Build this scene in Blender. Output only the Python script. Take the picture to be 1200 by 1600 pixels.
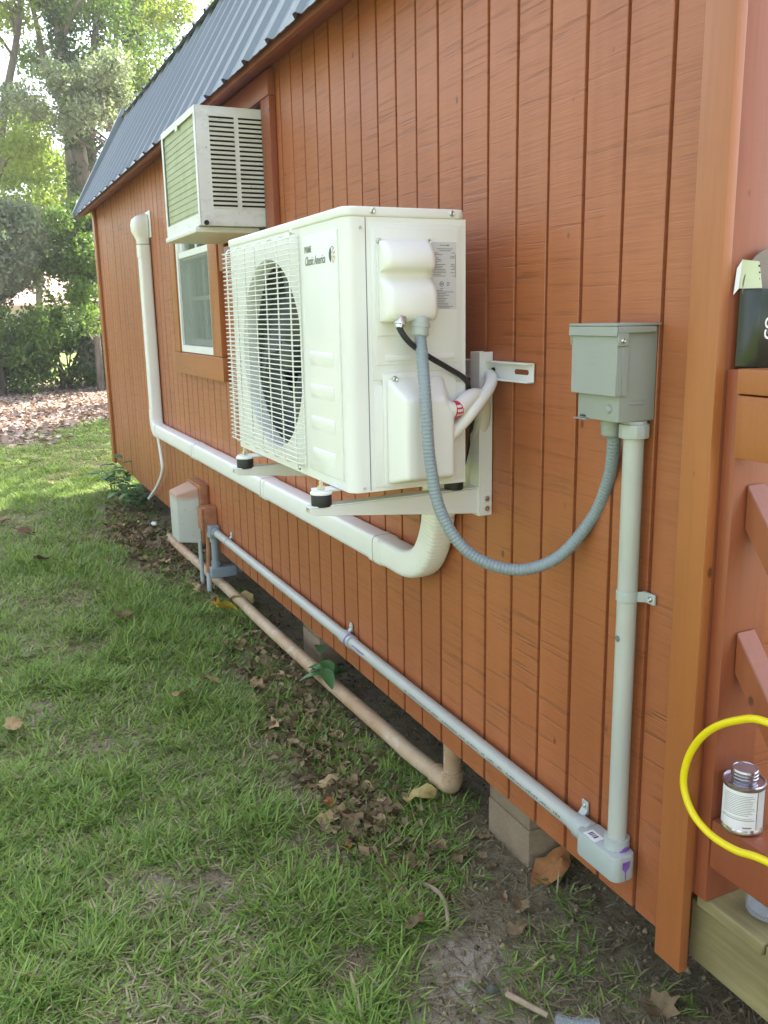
import bpy, bmesh, math, random
import numpy as np
from mathutils import Vector, Matrix

# ------------------------------------------------------------------ scene, camera, light
for o in list(bpy.data.objects):
    bpy.data.objects.remove(o)
SC = bpy.context.scene
COL = SC.collection
random.seed(7)
RNG = np.random.default_rng(11)

# camera solved from the vanishing points of the photograph (photo pixels, 1200 x 1600)
PP = np.array([600.0, 800.0])
VY, VZ = np.array([-69.0, 505.0]), np.array([720.0, 7034.0])
FPX = math.sqrt(-float(np.dot(VY - PP, VZ - PP)))
def _d(v):
    r = np.array([v[0] - PP[0], v[1] - PP[1], FPX]); return r / np.linalg.norm(r)
_ay = _d(VY); _az = -_d(VZ); _ax = np.cross(_ay, _az)
RW = np.stack([_ax, _ay, _az], 0)               # world = RW @ camera (x right, y down, z forward)
EYE = np.array([-1.0, 0.0, 1.27])               # the wall is the plane x = 0, one metre to the right
def at(px, py, x=None, y=None, z=None):
    """point on a plane x=, y= or z= seen at a photo pixel"""
    r = RW @ np.array([px - PP[0], py - PP[1], FPX])
    if x is not None: t = (x - EYE[0]) / r[0]
    elif y is not None: t = (y - EYE[1]) / r[1]
    else: t = (z - EYE[2]) / r[2]
    return Vector(EYE + r * t)

cam = bpy.data.cameras.new('camera'); camo = bpy.data.objects.new('camera', cam); COL.objects.link(camo)
cx, cy, cz = RW[:, 0], -RW[:, 1], -RW[:, 2]
camo.matrix_world = Matrix(((cx[0], cy[0], cz[0], EYE[0]), (cx[1], cy[1], cz[1], EYE[1]), (cx[2], cy[2], cz[2], EYE[2]), (0, 0, 0, 1)))
cam.sensor_fit = 'VERTICAL'; cam.sensor_height = 24.0; cam.lens = FPX / 1600.0 * 24.0
cam.clip_start = 0.02; cam.clip_end = 1500
SC.camera = camo

SUN_DIR = Vector((0.84, 0.54, 0.0)).normalized(); SUN_EL = math.radians(49)
sv = Vector((SUN_DIR.x * math.cos(SUN_EL), SUN_DIR.y * math.cos(SUN_EL), math.sin(SUN_EL)))
W = bpy.data.worlds.new('World'); SC.world = W; W.use_nodes = True
wn, wl = W.node_tree.nodes, W.node_tree.links
bg = wn['Background']; sky = wn.new('ShaderNodeTexSky'); sky.sky_type = 'NISHITA'; sky.sun_disc = False
sky.sun_elevation = SUN_EL; sky.sun_rotation = math.atan2(SUN_DIR.x, SUN_DIR.y)
sky.air_density = 1.0; sky.dust_density = 2.5; sky.ozone_density = 1.0; sky.altitude = 50
hs = wn.new('ShaderNodeHueSaturation'); hs.inputs['Saturation'].default_value = 0.55
wl.new(sky.outputs[0], hs.inputs['Color']); wl.new(hs.outputs[0], bg.inputs[0])
bg.inputs[1].default_value = 0.15
sun = bpy.data.lights.new('sun', 'SUN'); suno = bpy.data.objects.new('sun', sun); COL.objects.link(suno)
sun.energy = 5.0; sun.angle = math.radians(0.55); sun.color = (1.0, 0.94, 0.84)
suno.rotation_euler = sv.to_track_quat('Z', 'Y').to_euler()
SC.view_settings.view_transform = 'Standard'; SC.view_settings.look = 'None'
SC.view_settings.exposure = 2.12; SC.view_settings.gamma = 1.0
SC.cycles.use_denoising = True
SC.cycles.max_bounces = 8; SC.cycles.transparent_max_bounces = 8
SC.cycles.sample_clamp_indirect = 6.0

# ------------------------------------------------------------------ material helpers
class M:
    def __init__(s, name):
        s.m = bpy.data.materials.new(name); s.m.use_nodes = True
        s.t = s.m.node_tree; s.b = s.t.nodes['Principled BSDF']
        s.out = s.t.nodes['Material Output']
    def n(s, typ, inp=None, **kw):
        nd = s.t.nodes.new(typ)
        for k, v in kw.items(): setattr(nd, k, v)
        for k, v in (inp or {}).items(): s.set(nd.inputs[k], v)
        return nd
    def set(s, sock, v):
        if isinstance(v, bpy.types.NodeSocket): s.t.links.new(v, sock)
        else: sock.default_value = v
    def pos(s): return s.n('ShaderNodeNewGeometry').outputs['Position']
    def scale(s, vec, sc, loc=(0, 0, 0), rot=(0, 0, 0)):
        return s.n('ShaderNodeMapping', {'Vector': vec, 'Scale': sc, 'Location': loc, 'Rotation': rot}).outputs[0]
    def noise(s, vec, sc=1.0, det=3.0, rough=0.55, dist=0.0):
        return s.n('ShaderNodeTexNoise', {'Vector': vec, 'Scale': sc, 'Detail': det, 'Roughness': rough, 'Distortion': dist}).outputs[0]
    def ramp(s, fac, stops):
        nd = s.n('ShaderNodeValToRGB', {'Fac': fac}); e = nd.color_ramp.elements
        while len(e) < len(stops): e.new(0.5)
        for el, (p, c) in zip(e, stops):
            el.position = p; el.color = (c, c, c, 1) if isinstance(c, (int, float)) else (*c, 1)
        return nd.outputs[0]
    def mix(s, fac, a, b, blend='MIX'):
        nd = s.n('ShaderNodeMix', data_type='RGBA', blend_type=blend)
        s.set(nd.inputs[0], fac)
        for i, v in ((6, a), (7, b)):
            s.set(nd.inputs[i], (*v, 1) if isinstance(v, tuple) and len(v) == 3 else v)
        return nd.outputs[2]
    def math(s, op, a, b=0.0):
        nd = s.n('ShaderNodeMath', operation=op); s.set(nd.inputs[0], a); s.set(nd.inputs[1], b); return nd.outputs[0]
    def bump(s, h, strength=0.3, dist=0.01, nrm=None):
        nd = s.n('ShaderNodeBump', {'Height': h, 'Strength': strength, 'Distance': dist})
        if nrm is not None: s.set(nd.inputs['Normal'], nrm)
        return nd.outputs[0]
    def fin(s, col=None, rough=0.5, metal=0.0, nrm=None, spec=0.5):
        if col is not None: s.set(s.b.inputs['Base Color'], (*col, 1) if isinstance(col, tuple) and len(col) == 3 else col)
        s.set(s.b.inputs['Roughness'], rough); s.set(s.b.inputs['Metallic'], metal)
        s.b.inputs['Specular IOR Level'].default_value = spec
        if nrm is not None: s.set(s.b.inputs['Normal'], nrm)
        return s.m

def plain(name, col, rough=0.45, metal=0.0, var=0.06, sc=14.0, bump=0.0, spec=0.5):
    a = M(name); p = a.pos()
    v = a.noise(p, sc, 4.0)
    c = a.mix(a.ramp(v, [(0.3, 0.0), (0.7, 1.0)]), tuple(max(0, k * (1 - var)) for k in col), tuple(min(1, k * (1 + var)) for k in col))
    nr = a.bump(a.noise(p, sc * 14, 3.0), bump, 0.002) if bump else None
    r = a.math('ADD', a.math('MULTIPLY', a.noise(p, sc * 2.3, 3.0), 0.16), rough - 0.08)
    return a.fin(c, r, metal, nr, spec)

def stained(name, c1, c2, saw=1.0, rough=0.42, dark=(0.09, 0.028, 0.012)):
    a = M(name); p = a.pos()
    sx = a.n('ShaderNodeSeparateXYZ', {0: p})
    u = a.math('ADD', sx.outputs[0], sx.outputs[1])
    oi = a.n('ShaderNodeObjectInfo').outputs['Random']
    warp = a.math('MULTIPLY', a.noise(a.scale(p, (1.6, 1.6, 1.0)), 1.0, 2.0), 0.007)
    zz = a.math('ADD', sx.outputs[2], warp)
    zz = a.math('ADD', zz, a.math('MULTIPLY', oi, 0.012))
    def uv(ku, kz):
        return a.n('ShaderNodeCombineXYZ', {0: a.math('MULTIPLY', u, ku), 1: a.math('MULTIPLY', oi, 3.1), 2: a.math('MULTIPLY', zz, kz)}).outputs[0]
    fine = a.noise(uv(12.0, 330.0), 1.0, 3.0, 0.6)
    mid = a.noise(uv(7.0, 190.0), 1.0, 3.0, 0.65)
    deep = a.math('MULTIPLY', a.ramp(a.noise(uv(2.4, 95.0), 1.0, 1.0, 0.5), [(0.60, 0.0), (0.64, 1.0)]), a.ramp(a.noise(uv(16.0, 60.0), 1.0, 2.0), [(0.35, 0.2), (0.55, 1.0)]))
    area = a.ramp(a.noise(a.scale(p, (2.2, 2.2, 3.0)), 1.0, 3.0), [(0.35, 0.15), (0.65, 1.0)])
    big = a.noise(a.scale(p, (3.0, 3.0, 1.1)), 1.0, 5.0)
    col = a.mix(a.ramp(big, [(0.3, 0.0), (0.7, 1.0)]), c1, c2)
    col = a.mix(a.math('MULTIPLY', oi, 0.22), col, tuple(k * 0.8 for k in c1))
    if saw > 0:
        d = a.math('MULTIPLY', a.math('MULTIPLY', deep, area), 0.42 * saw)
        f = a.math('MULTIPLY', a.ramp(mid, [(0.50, 0.0), (0.68, 1.0)]), 0.28 * saw)
        col = a.mix(d, col, dark); col = a.mix(f, col, tuple(k * 0.55 for k in c1))
        hgt = a.math('ADD', a.math('MULTIPLY', fine, 0.35), a.math('MULTIPLY', mid, 0.5))
        hgt = a.math('SUBTRACT', hgt, a.math('MULTIPLY', a.math('MULTIPLY', deep, area), 0.75))
        nr = a.bump(hgt, 0.6 * saw, 0.0018)
    else:
        gr = a.noise(a.scale(p, (90, 90, 5)), 1.0, 4.0, 0.65)
        col = a.mix(a.math('MULTIPLY', a.ramp(gr, [(0.45, 0.0), (0.7, 1.0)]), 0.22), col, tuple(k * 0.6 for k in c1))
        nr = a.bump(gr, 0.22, 0.002)
    if saw > 0:
        spl = a.math('MULTIPLY', a.ramp(sx.outputs[2], [(0.21, 1.0), (0.52, 0.0)]), a.ramp(a.noise(p, 46.0, 5.0, 0.7), [(0.54, 0.0), (0.66, 1.0)]))
        col = a.mix(a.math('MULTIPLY', spl, 0.5), col, (0.30, 0.20, 0.12))
        fade = a.ramp(a.noise(a.scale(p, (7.0, 7.0, 0.9)), 1.0, 4.0, 0.6), [(0.45, 0.0), (0.75, 1.0)])
        col = a.mix(a.math('MULTIPLY', fade, 0.28), col, tuple(min(1, k * 1.45 + 0.02) for k in c2))
    # knots and nail pits
    vor = a.n('ShaderNodeTexVoronoi', {'Vector': a.scale(p, (9.0, 9.0, 6.0)), 'Scale': 1.0}).outputs['Distance']
    pit = a.ramp(vor, [(0.035, 1.0), (0.06, 0.0)])
    col = a.mix(a.math('MULTIPLY', pit, 0.75), col, (0.05, 0.018, 0.01))
    rr = a.math('ADD', a.math('MULTIPLY', mid, 0.22), rough - 0.1)
    return a.fin(col, rr, 0.0, nr, 0.6)

MAT = {}
MAT['siding'] = stained('stained_siding', (0.345, 0.100, 0.033), (0.40, 0.128, 0.043))
MAT['trim'] = stained('stained_trim', (0.365, 0.118, 0.032), (0.415, 0.142, 0.040), saw=0.0, rough=0.40)
MAT['trim_red'] = stained('stained_porch_trim', (0.285, 0.076, 0.032), (0.33, 0.096, 0.039), saw=0.0, rough=0.42)
MAT['groove_eave_shade'] = plain('groove_stain_eave_shade', (0.20, 0.05, 0.018), 0.6, var=0.15)  # dark groove stain; also paints the eave's shade onto fascia and soffit
MAT['white'] = plain('white_enamel', (0.79, 0.80, 0.78), 0.34, var=0.03, sc=7)
MAT['white_pl'] = plain('white_plastic', (0.82, 0.82, 0.79), 0.38, var=0.02, sc=6)
MAT['white_old'] = None
MAT['grey_pl'] = plain('grey_plastic', (0.42, 0.46, 0.44), 0.42, var=0.05, sc=8)
MAT['grey_box'] = plain('grey_box_paint', (0.30, 0.325, 0.31), 0.36, var=0.03, sc=6)
MAT['grey_flex'] = plain('grey_flex_jacket', (0.25, 0.30, 0.33), 0.36, var=0.05)
MAT['black'] = plain('black_rubber', (0.018, 0.019, 0.02), 0.5, var=0.2)
MAT['cavity'] = plain('dark_cavity', (0.02, 0.021, 0.02), 0.8, var=0.2)
MAT['blade'] = plain('fan_blade_plastic', (0.05, 0.055, 0.052), 0.42, var=0.1)
MAT['fins'] = plain('coil_aluminium', (0.13, 0.14, 0.14), 0.5, 0.3, var=0.1, sc=60)
MAT['chrome'] = plain('zinc_steel', (0.62, 0.62, 0.60), 0.28, 1.0, var=0.08, sc=60)
MAT['copperish'] = plain('painted_brown_metal', (0.36, 0.15, 0.07), 0.5, var=0.25, sc=30)
MAT['ink'] = plain('print_ink', (0.03, 0.035, 0.035), 0.6)
MAT['ink_grey'] = plain('faded_print', (0.16, 0.17, 0.17), 0.6)
MAT['ink_mid'] = plain('logo_grey_ink', (0.26, 0.28, 0.25), 0.6)
MAT['label'] = plain('label_paper', (0.60, 0.60, 0.62), 0.5, var=0.02)
MAT['sticker'] = plain('white_sticker', (0.80, 0.80, 0.82), 0.5, var=0.02)
MAT['red_lbl'] = plain('red_sticker', (0.62, 0.03, 0.07), 0.45)
MAT['ball_tan'] = plain('logo_tan', (0.62, 0.36, 0.22), 0.5)
MAT['ball_blue'] = plain('logo_blue', (0.06, 0.09, 0.11), 0.5)
MAT['yellow'] = plain('yellow_hose', (0.80, 0.66, 0.005), 0.33, var=0.03)
MAT['purple'] = plain('purple_primer', (0.22, 0.10, 0.42), 0.35, var=0.3, sc=50)
MAT['tin'] = plain('tin_metal', (0.50, 0.47, 0.52), 0.24, 0.9, var=0.1, sc=40)
MAT['pkg'] = plain('package_card', (0.025, 0.032, 0.022), 0.22, var=0.1, sc=5)
MAT['pkg_in'] = plain('package_inner_card', (0.62, 0.66, 0.46), 0.7, var=0.05)
MAT['frost'] = plain('frosted_plastic', (0.20, 0.165, 0.14), 0.45)
MAT['vinyl'] = plain('white_vinyl', (0.78, 0.79, 0.78), 0.4, var=0.03)

def m_roof():
    a = M('slate_blue_metal_roof'); p = a.pos()
    v = a.noise(a.scale(p, (1.2, 3.0, 1.2)), 1.0, 5.0)
    c = a.mix(a.ramp(v, [(0.3, 0.0), (0.7, 1.0)]), (0.15, 0.18, 0.22), (0.185, 0.215, 0.26))
    r = a.math('ADD', a.math('MULTIPLY', a.noise(p, 9.0, 4.0), 0.2), 0.28)
    return a.fin(c, r, 0.0, a.bump(a.noise(p, 3.0, 2.0), 0.12, 0.01), 0.6)
MAT['roof'] = m_roof()
def m_whiteold():
    a = M('weathered_white_casing'); p = a.pos()
    s = a.ramp(a.noise(a.scale(p, (7, 7, 16)), 1.0, 6.0, 0.7), [(0.52, 0.0), (0.72, 1.0)])
    c = a.mix(a.math('MULTIPLY', s, 0.5), (0.74, 0.75, 0.76), (0.36, 0.33, 0.28))
    sp = a.ramp(a.noise(p, 90.0, 3.0, 0.7), [(0.66, 0.0), (0.74, 1.0)])
    c = a.mix(a.math('MULTIPLY', sp, 0.7), c, (0.06, 0.055, 0.045))
    return a.fin(c, 0.4, 0.0, a.bump(a.noise(p, 40, 3), 0.05, 0.002))
MAT['white_old'] = m_whiteold()
def m_drain():
    a = M('mud_stained_pvc'); p = a.pos()
    v = a.noise(a.scale(p, (6, 3, 6)), 1.0, 6.0, 0.65)
    c = a.mix(a.ramp(v, [(0.32, 0.0), (0.66, 1.0)]), (0.40, 0.235, 0.115), (0.55, 0.42, 0.27))
    s = a.ramp(a.noise(p, 22.0, 5.0, 0.7), [(0.56, 0.0), (0.68, 1.0)])
    c = a.mix(a.math('MULTIPLY', s, 0.65), c, (0.66, 0.57, 0.48))
    d = a.ramp(a.noise(p, 70.0, 4.0, 0.7), [(0.6, 0.0), (0.7, 1.0)])
    c = a.mix(a.math('MULTIPLY', d, 0.5), c, (0.14, 0.08, 0.05))
    return a.fin(c, 0.6, 0.0, a.bump(v, 0.15, 0.003))
MAT['drain'] = m_drain()
def m_conc():
    a = M('concrete'); p = a.pos()
    v = a.noise(p, 9.0, 6.0, 0.7)
    c = a.mix(a.ramp(v, [(0.3, 0.0), (0.7, 1.0)]), (0.25, 0.185, 0.115), (0.36, 0.28, 0.185))
    g = a.ramp(a.noise(p, 130.0, 4.0, 0.7), [(0.35, 0.0), (0.65, 1.0)])
    c = a.mix(a.math('MULTIPLY', g, 0.35), c, (0.17, 0.13, 0.085))
    return a.fin(c, 0.9, 0.0, a.bump(a.math('ADD', g, v), 0.4, 0.003), 0.2)
MAT['concrete'] = m_conc()
def m_treated():
    a = M('treated_lumber'); p = a.pos()
    g = a.noise(a.scale(p, (60, 4, 60)), 1.0, 4.0, 0.6)
    c = a.mix(a.ramp(g, [(0.3, 0.0), (0.7, 1.0)]), (0.20, 0.165, 0.065), (0.33, 0.28, 0.13))
    b = a.ramp(a.noise(p, 5.0, 4.0), [(0.4, 0.0), (0.7, 1.0)])
    c = a.mix(a.math('MULTIPLY', b, 0.5), c, (0.14, 0.115, 0.055))
    return a.fin(c, 0.7, 0.0, a.bump(g, 0.3, 0.002), 0.3)
MAT['treated'] = m_treated()
def m_telecom():
    a = M('overpainted_grey_box'); p = a.pos()
    sx = a.n('ShaderNodeSeparateXYZ', {0: p})
    t = a.math('ADD', sx.outputs[2], a.math('MULTIPLY', a.noise(p, 16.0, 4.0), 0.05))
    f = a.ramp(t, [(0.445, 0.0), (0.475, 1.0)])
    s = a.ramp(a.noise(p, 60.0, 4.0, 0.7), [(0.60, 0.0), (0.68, 1.0)])
    c = a.mix(a.math('MULTIPLY', s, 0.45), (0.50, 0.51, 0.46), (0.36, 0.2, 0.13))
    c = a.mix(a.math('MULTIPLY', f, 0.8), c, (0.44, 0.20, 0.11))
    return a.fin(c, 0.55, 0.0, a.bump(a.noise(p, 60, 3), 0.1, 0.002))
MAT['telecom'] = m_telecom()
def m_cond():
    return plain('grey_pvc_conduit', (0.45, 0.465, 0.425), 0.4, var=0.07, sc=7)
MAT['conduit'] = m_cond()
def m_attr(name, rough=0.6, trans=0.0, spec=0.3, bumpy=0.0, tint=None):
    a = M(name)
    c = a.n('ShaderNodeVertexColor', layer_name='Col').outputs[0]
    a.fin(c, rough, 0.0, None, spec)
    if trans > 0:
        tr = a.n('ShaderNodeBsdfTranslucent', {'Color': a.mix(1.0, c, tint or (1.0, 1.0, 0.55), 'MULTIPLY')})
        mx = a.n('ShaderNodeMixShader', {0: trans, 1: a.b.outputs[0], 2: tr.outputs[0]})
        a.t.links.new(mx.outputs[0], a.out.inputs[0])
    return a.m
MAT['grass'] = m_attr('grass_blade', 0.5, 0.38)
MAT['leaf'] = m_attr('tree_leaf', 0.42, 0.5, 0.4)
MAT['litter'] = m_attr('dry_leaf', 0.75, 0.1, 0.2, tint=(1, 0.8, 0.5))
def m_bark(name, c1, c2):
    a = M(name); p = a.pos()
    v = a.noise(a.scale(p, (9, 9, 2.2)), 1.0, 6.0, 0.65)
    return a.fin(a.mix(a.ramp(v, [(0.3, 0.0), (0.7, 1.0)]), c1, c2), 0.9, 0.0, a.bump(v, 0.8, 0.03), 0.2)
MAT['bark'] = m_bark('bark', (0.10, 0.085, 0.07), (0.24, 0.21, 0.18))
def m_deadleaf(name, c1, c2):
    a = M(name); p = a.pos()
    v = a.noise(p, 55.0, 5.0, 0.65); oi = a.n('ShaderNodeObjectInfo').outputs['Random']
    c = a.mix(a.ramp(v, [(0.3, 0.0), (0.7, 1.0)]), c1, c2)
    c = a.mix(a.math('MULTIPLY', oi, 0.5), c, tuple(k * 0.55 for k in c1))
    return a.fin(c, 0.7, 0.0, a.bump(v, 0.4, 0.003), 0.3)
MAT['dead1'] = m_deadleaf('dead_leaf_tan', (0.34, 0.235, 0.11), (0.48, 0.36, 0.18))
MAT['dead2'] = m_deadleaf('dead_leaf_brown', (0.17, 0.112, 0.055), (0.30, 0.21, 0.11))
MAT['dead_y'] = m_deadleaf('dead_leaf_yellow', (0.72, 0.46, 0.03), (0.78, 0.56, 0.08))
MAT['dead_o'] = m_deadleaf('dead_leaf_orange', (0.36, 0.15, 0.05), (0.46, 0.22, 0.08))
MAT['dead_p'] = m_deadleaf('dead_leaf_pale_yellow', (0.48, 0.36, 0.12), (0.56, 0.44, 0.18))
MAT['weed'] = plain('weed_leaf', (0.075, 0.17, 0.05), 0.45, var=0.25, sc=30)
def m_ground():
    a = M('lawn_soil'); p = a.pos()
    n1 = a.noise(p, 3.0, 6.0, 0.65); n2 = a.noise(p, 26.0, 6.0, 0.7); n3 = a.noise(p, 110.0, 5.0, 0.7)
    soil = a.mix(a.ramp(n2, [(0.3, 0.0), (0.7, 1.0)]), (0.13, 0.108, 0.055), (0.36, 0.30, 0.18))
    soil = a.mix(a.math('MULTIPLY', a.ramp(n3, [(0.5, 0.0), (0.68, 1.0)]), 0.5), soil, (0.42, 0.36, 0.26))
    pale = a.ramp(n1, [(0.52, 0.0), (0.66, 1.0)])
    soil = a.mix(a.math('MULTIPLY', pale, 0.55), soil, (0.46, 0.40, 0.31))
    pl_ = a.n('ShaderNodeSeparateColor', {0: a.n('ShaderNodeVertexColor', layer_name='Pale').outputs[0]}).outputs[0]
    soil = a.mix(a.math('MULTIPLY', pl_, a.ramp(n2, [(0.30, 0.25), (0.62, 1.0)])), soil, (0.56, 0.50, 0.41))
    at_ = a.n('ShaderNodeVertexColor', layer_name='Col').outputs[0]
    sp = a.n('ShaderNodeSeparateColor', {0: at_})
    lawn = a.mix(a.ramp(n2, [(0.35, 0.0), (0.65, 1.0)]), (0.12, 0.165, 0.035), (0.22, 0.26, 0.08))
    thatch = a.mix(0.5, soil, (0.28, 0.25, 0.13))
    g = a.math('MULTIPLY', sp.outputs[0], a.ramp(n2, [(0.2, 0.7), (0.6, 1.0)]))
    c = a.mix(g, soil, a.mix(sp.outputs[2], thatch, lawn))
    lit = a.mix(a.ramp(n2, [(0.3, 0.0), (0.7, 1.0)]), (0.28, 0.19, 0.15), (0.52, 0.41, 0.34))
    lit = a.mix(a.ramp(n1, [(0.55, 0.0), (0.7, 0.7)]), lit, (0.28, 0.13, 0.08))
    c = a.mix(sp.outputs[1], c, lit)
    h = a.math('ADD', a.math('MULTIPLY', n2, 0.7), a.math('MULTIPLY', n3, 0.3))
    return a.fin(c, 0.95, 0.0, a.bump(h, 1.0, 0.035), 0.15)
MAT['ground'] = m_ground()
def m_glass(name, tint=(0.92, 0.95, 0.94), rough=0.02):
    a = M(name)
    gl = a.n('ShaderNodeBsdfGlossy', {'Color': (1, 1, 1, 1), 'Roughness': rough})
    tr = a.n('ShaderNodeBsdfTransparent', {'Color': (*tint, 1)})
    fr = a.n('ShaderNodeFresnel', {'IOR': 1.55})
    mx = a.n('ShaderNodeMixShader', {0: fr.outputs[0], 1: tr.outputs[0], 2: gl.outputs[0]})
    a.t.links.new(mx.outputs[0], a.out.inputs[0]); return a.m
MAT['glass'] = m_glass('window_glass')
MAT['clear'] = m_glass('clear_plastic', (0.82, 0.85, 0.9), 0.12)
def m_screen():
    a = M('insect_screen')
    tr = a.n('ShaderNodeBsdfTransparent'); df = a.n('ShaderNodeBsdfDiffuse', {'Color': (0.30, 0.33, 0.29, 1)})
    mx = a.n('ShaderNodeMixShader', {0: 0.45, 1: tr.outputs[0], 2: df.outputs[0]})
    a.t.links.new(mx.outputs[0], a.out.inputs[0]); return a.m
MAT['screen'] = m_screen()
def m_cloudy():
    a = M('cloudy_plastic'); tr = a.n('ShaderNodeBsdfTransparent', {'Color': (0.9, 0.92, 0.96, 1)})
    a.fin((0.55, 0.58, 0.64), 0.18)
    mx = a.n('ShaderNodeMixShader', {0: 0.30, 1: tr.outputs[0], 2: a.b.outputs[0]}); a.t.links.new(mx.outputs[0], a.out.inputs[0]); return a.m
MAT['cloudy'] = m_cloudy()
MAT['curtain'] = plain('curtain_cloth', (0.55, 0.57, 0.52), 0.9, var=0.1, sc=3)
MAT['interior'] = plain('dim_interior', (0.20, 0.17, 0.14), 0.9)
MAT['coilguard'] = plain('coil_guard', (0.36, 0.40, 0.25), 0.55, var=0.12, sc=12)
MAT['pinkroof'] = plain('sunlit_neighbour_roof', (0.60, 0.36, 0.32), 0.5, var=0.1, sc=0.5)
MAT['nbwall'] = plain('neighbour_wall', (0.62, 0.52, 0.42), 0.7, var=0.06, sc=0.6)

# ------------------------------------------------------------------ mesh helpers
class MB:
    def __init__(s): s.v = []; s.f = []
    def add(s, vs, fs):
        o = len(s.v); s.v += [tuple(p) for p in vs]; s.f += [tuple(i + o for i in f) for f in fs]; return s
    def box(s, x0, x1, y0, y1, z0, z1):
        x0, x1 = sorted((x0, x1)); y0, y1 = sorted((y0, y1)); z0, z1 = sorted((z0, z1))
        return s.add([(x0, y0, z0), (x1, y0, z0), (x1, y1, z0), (x0, y1, z0), (x0, y0, z1), (x1, y0, z1), (x1, y1, z1), (x0, y1, z1)],
                     [(0, 3, 2, 1), (4, 5, 6, 7), (0, 1, 5, 4), (1, 2, 6, 5), (2, 3, 7, 6), (3, 0, 4, 7)])
    def hexa(s, lo, hi):
        """two 4-corner loops"""
        return s.add(list(lo) + list(hi), [(0, 3, 2, 1), (4, 5, 6, 7), (0, 1, 5, 4), (1, 2, 6, 5), (2, 3, 7, 6), (3, 0, 4, 7)])
    def prism(s, pts, axis, a0, a1):
        """polygon (u,v) extruded along an axis: x->(y,z) y->(x,z) z->(x,y)"""
        def mk(u, v, w): return {'x': (w, u, v), 'y': (u, w, v), 'z': (u, v, w)}[axis]
        n = len(pts); vs = [mk(u, v, a0) for u, v in pts] + [mk(u, v, a1) for u, v in pts]
        fs = [tuple(range(n)), tuple(range(2 * n - 1, n - 1, -1))] + [(i, i + n, (i + 1) % n + n, (i + 1) % n) for i in range(n)]
        return s.add(vs, fs)
    def tube(s, path, r, n=12, caps=True, sq=None):
        """round tube; r a number or list; sq=(a,b,pow) gives a squarish section with half sizes a,b"""
        P = [Vector(p) for p in path]; k = len(P)
        R = r if isinstance(r, (list, tuple)) else [r] * k
        T = [(P[min(i + 1, k - 1)] - P[max(i - 1, 0)]).normalized() for i in range(k)]
        up = Vector((0, 0, 1)) if abs(T[0].z) < 0.9 else Vector((1, 0, 0))
        N = (up - T[0] * up.dot(T[0])).normalized(); vs = []
        for i in range(k):
            N = (N - T[i] * N.dot(T[i])).normalized(); B = T[i].cross(N)
            for j in range(n):
                a = 2 * math.pi * j / n; c, d = math.cos(a), math.sin(a)
                vs.append(P[i] + N * (c * R[i]) + B * (d * R[i]))
        fs = [(i * n + j, i * n + (j + 1) % n, (i + 1) * n + (j + 1) % n, (i + 1) * n + j) for i in range(k - 1) for j in range(n)]
        if caps: fs += [tuple(range(n - 1, -1, -1)), tuple(range((k - 1) * n, k * n))]
        return s.add(vs, fs)
    def cyl(s, p0, p1, r0, r1=None, n=16): return s.tube([p0, p1], [r0, r1 if r1 is not None else r0], n)
    def lathe(s, prof, c, axis='z', n=24, cap=True):
        vs = []
        for r, h in prof:
            for j in range(n):
                a = 2 * math.pi * j / n; u, v = r * math.cos(a), r * math.sin(a)
                vs.append({'z': (c[0] + u, c[1] + v, c[2] + h), 'x': (c[0] + h, c[1] + u, c[2] + v), 'y': (c[0] + u, c[1] + h, c[2] + v)}[axis])
        k = len(prof)
        fs = [(i * n + j, i * n + (j + 1) % n, (i + 1) * n + (j + 1) % n, (i + 1) * n + j) for i in range(k - 1) for j in range(n)]
        if cap: fs += [tuple(range(n - 1, -1, -1)), tuple(range((k - 1) * n, k * n))]
        return s.add(vs, fs)
    def mesh(s, name, mat, bevel=0.0, seg=2, smooth=None, limit=30):
        me = bpy.data.meshes.new(name); bm = bmesh.new()
        vv = [bm.verts.new(p) for p in s.v]
        for f in s.f:
            try: bm.faces.new([vv[i] for i in f])
            except ValueError: pass
        bmesh.ops.recalc_face_normals(bm, faces=bm.faces)
        if bevel > 0:
            ed = [e for e in bm.edges if len(e.link_faces) == 2 and e.calc_face_angle(0) > math.radians(limit)]
            bmesh.ops.bevel(bm, geom=ed, offset=bevel, segments=seg, affect='EDGES', profile=0.6, clamp_overlap=True)
        bm.to_mesh(me); bm.free()
        if mat is not None: me.materials.append(MAT[mat] if isinstance(mat, str) else mat)
        if smooth is None: smooth = True
        if smooth:
            for p in me.polygons: p.use_smooth = True
            me.set_sharp_from_angle(angle=math.radians(smooth if isinstance(smooth, (int, float)) and smooth > 1 else 38))
        return me
    def build(s, name, mat, parent=None, **kw):
        return link(name, s.mesh(name, mat, **kw), parent)
def link(name, me, parent=None, loc=None):
    o = bpy.data.objects.new(name, me); COL.objects.link(o)
    if loc is not None: o.location = loc
    if parent is not None:
        o.parent = parent
        w = parent.matrix_world if parent.parent is None else parent.matrix_world
        o.matrix_parent_inverse = PINV.get(parent.name, Matrix.Identity(4))
    return o
PINV = {}
def tag(o, label, cat, group=None, kind=None):
    if label: o['label'] = label
    if cat: o['category'] = cat
    if group: o['group'] = group
    if kind: o['kind'] = kind
    return o
def thing(name, loc, label, cat, group=None):
    o = bpy.data.objects.new(name, None); COL.objects.link(o); o.location = loc; o.empty_display_size = 0.1
    PINV[o.name] = Matrix.Translation(Vector(loc)).inverted()
    return tag(o, label, cat, group)
def struct(o): o['kind'] = 'structure'; return o
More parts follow.
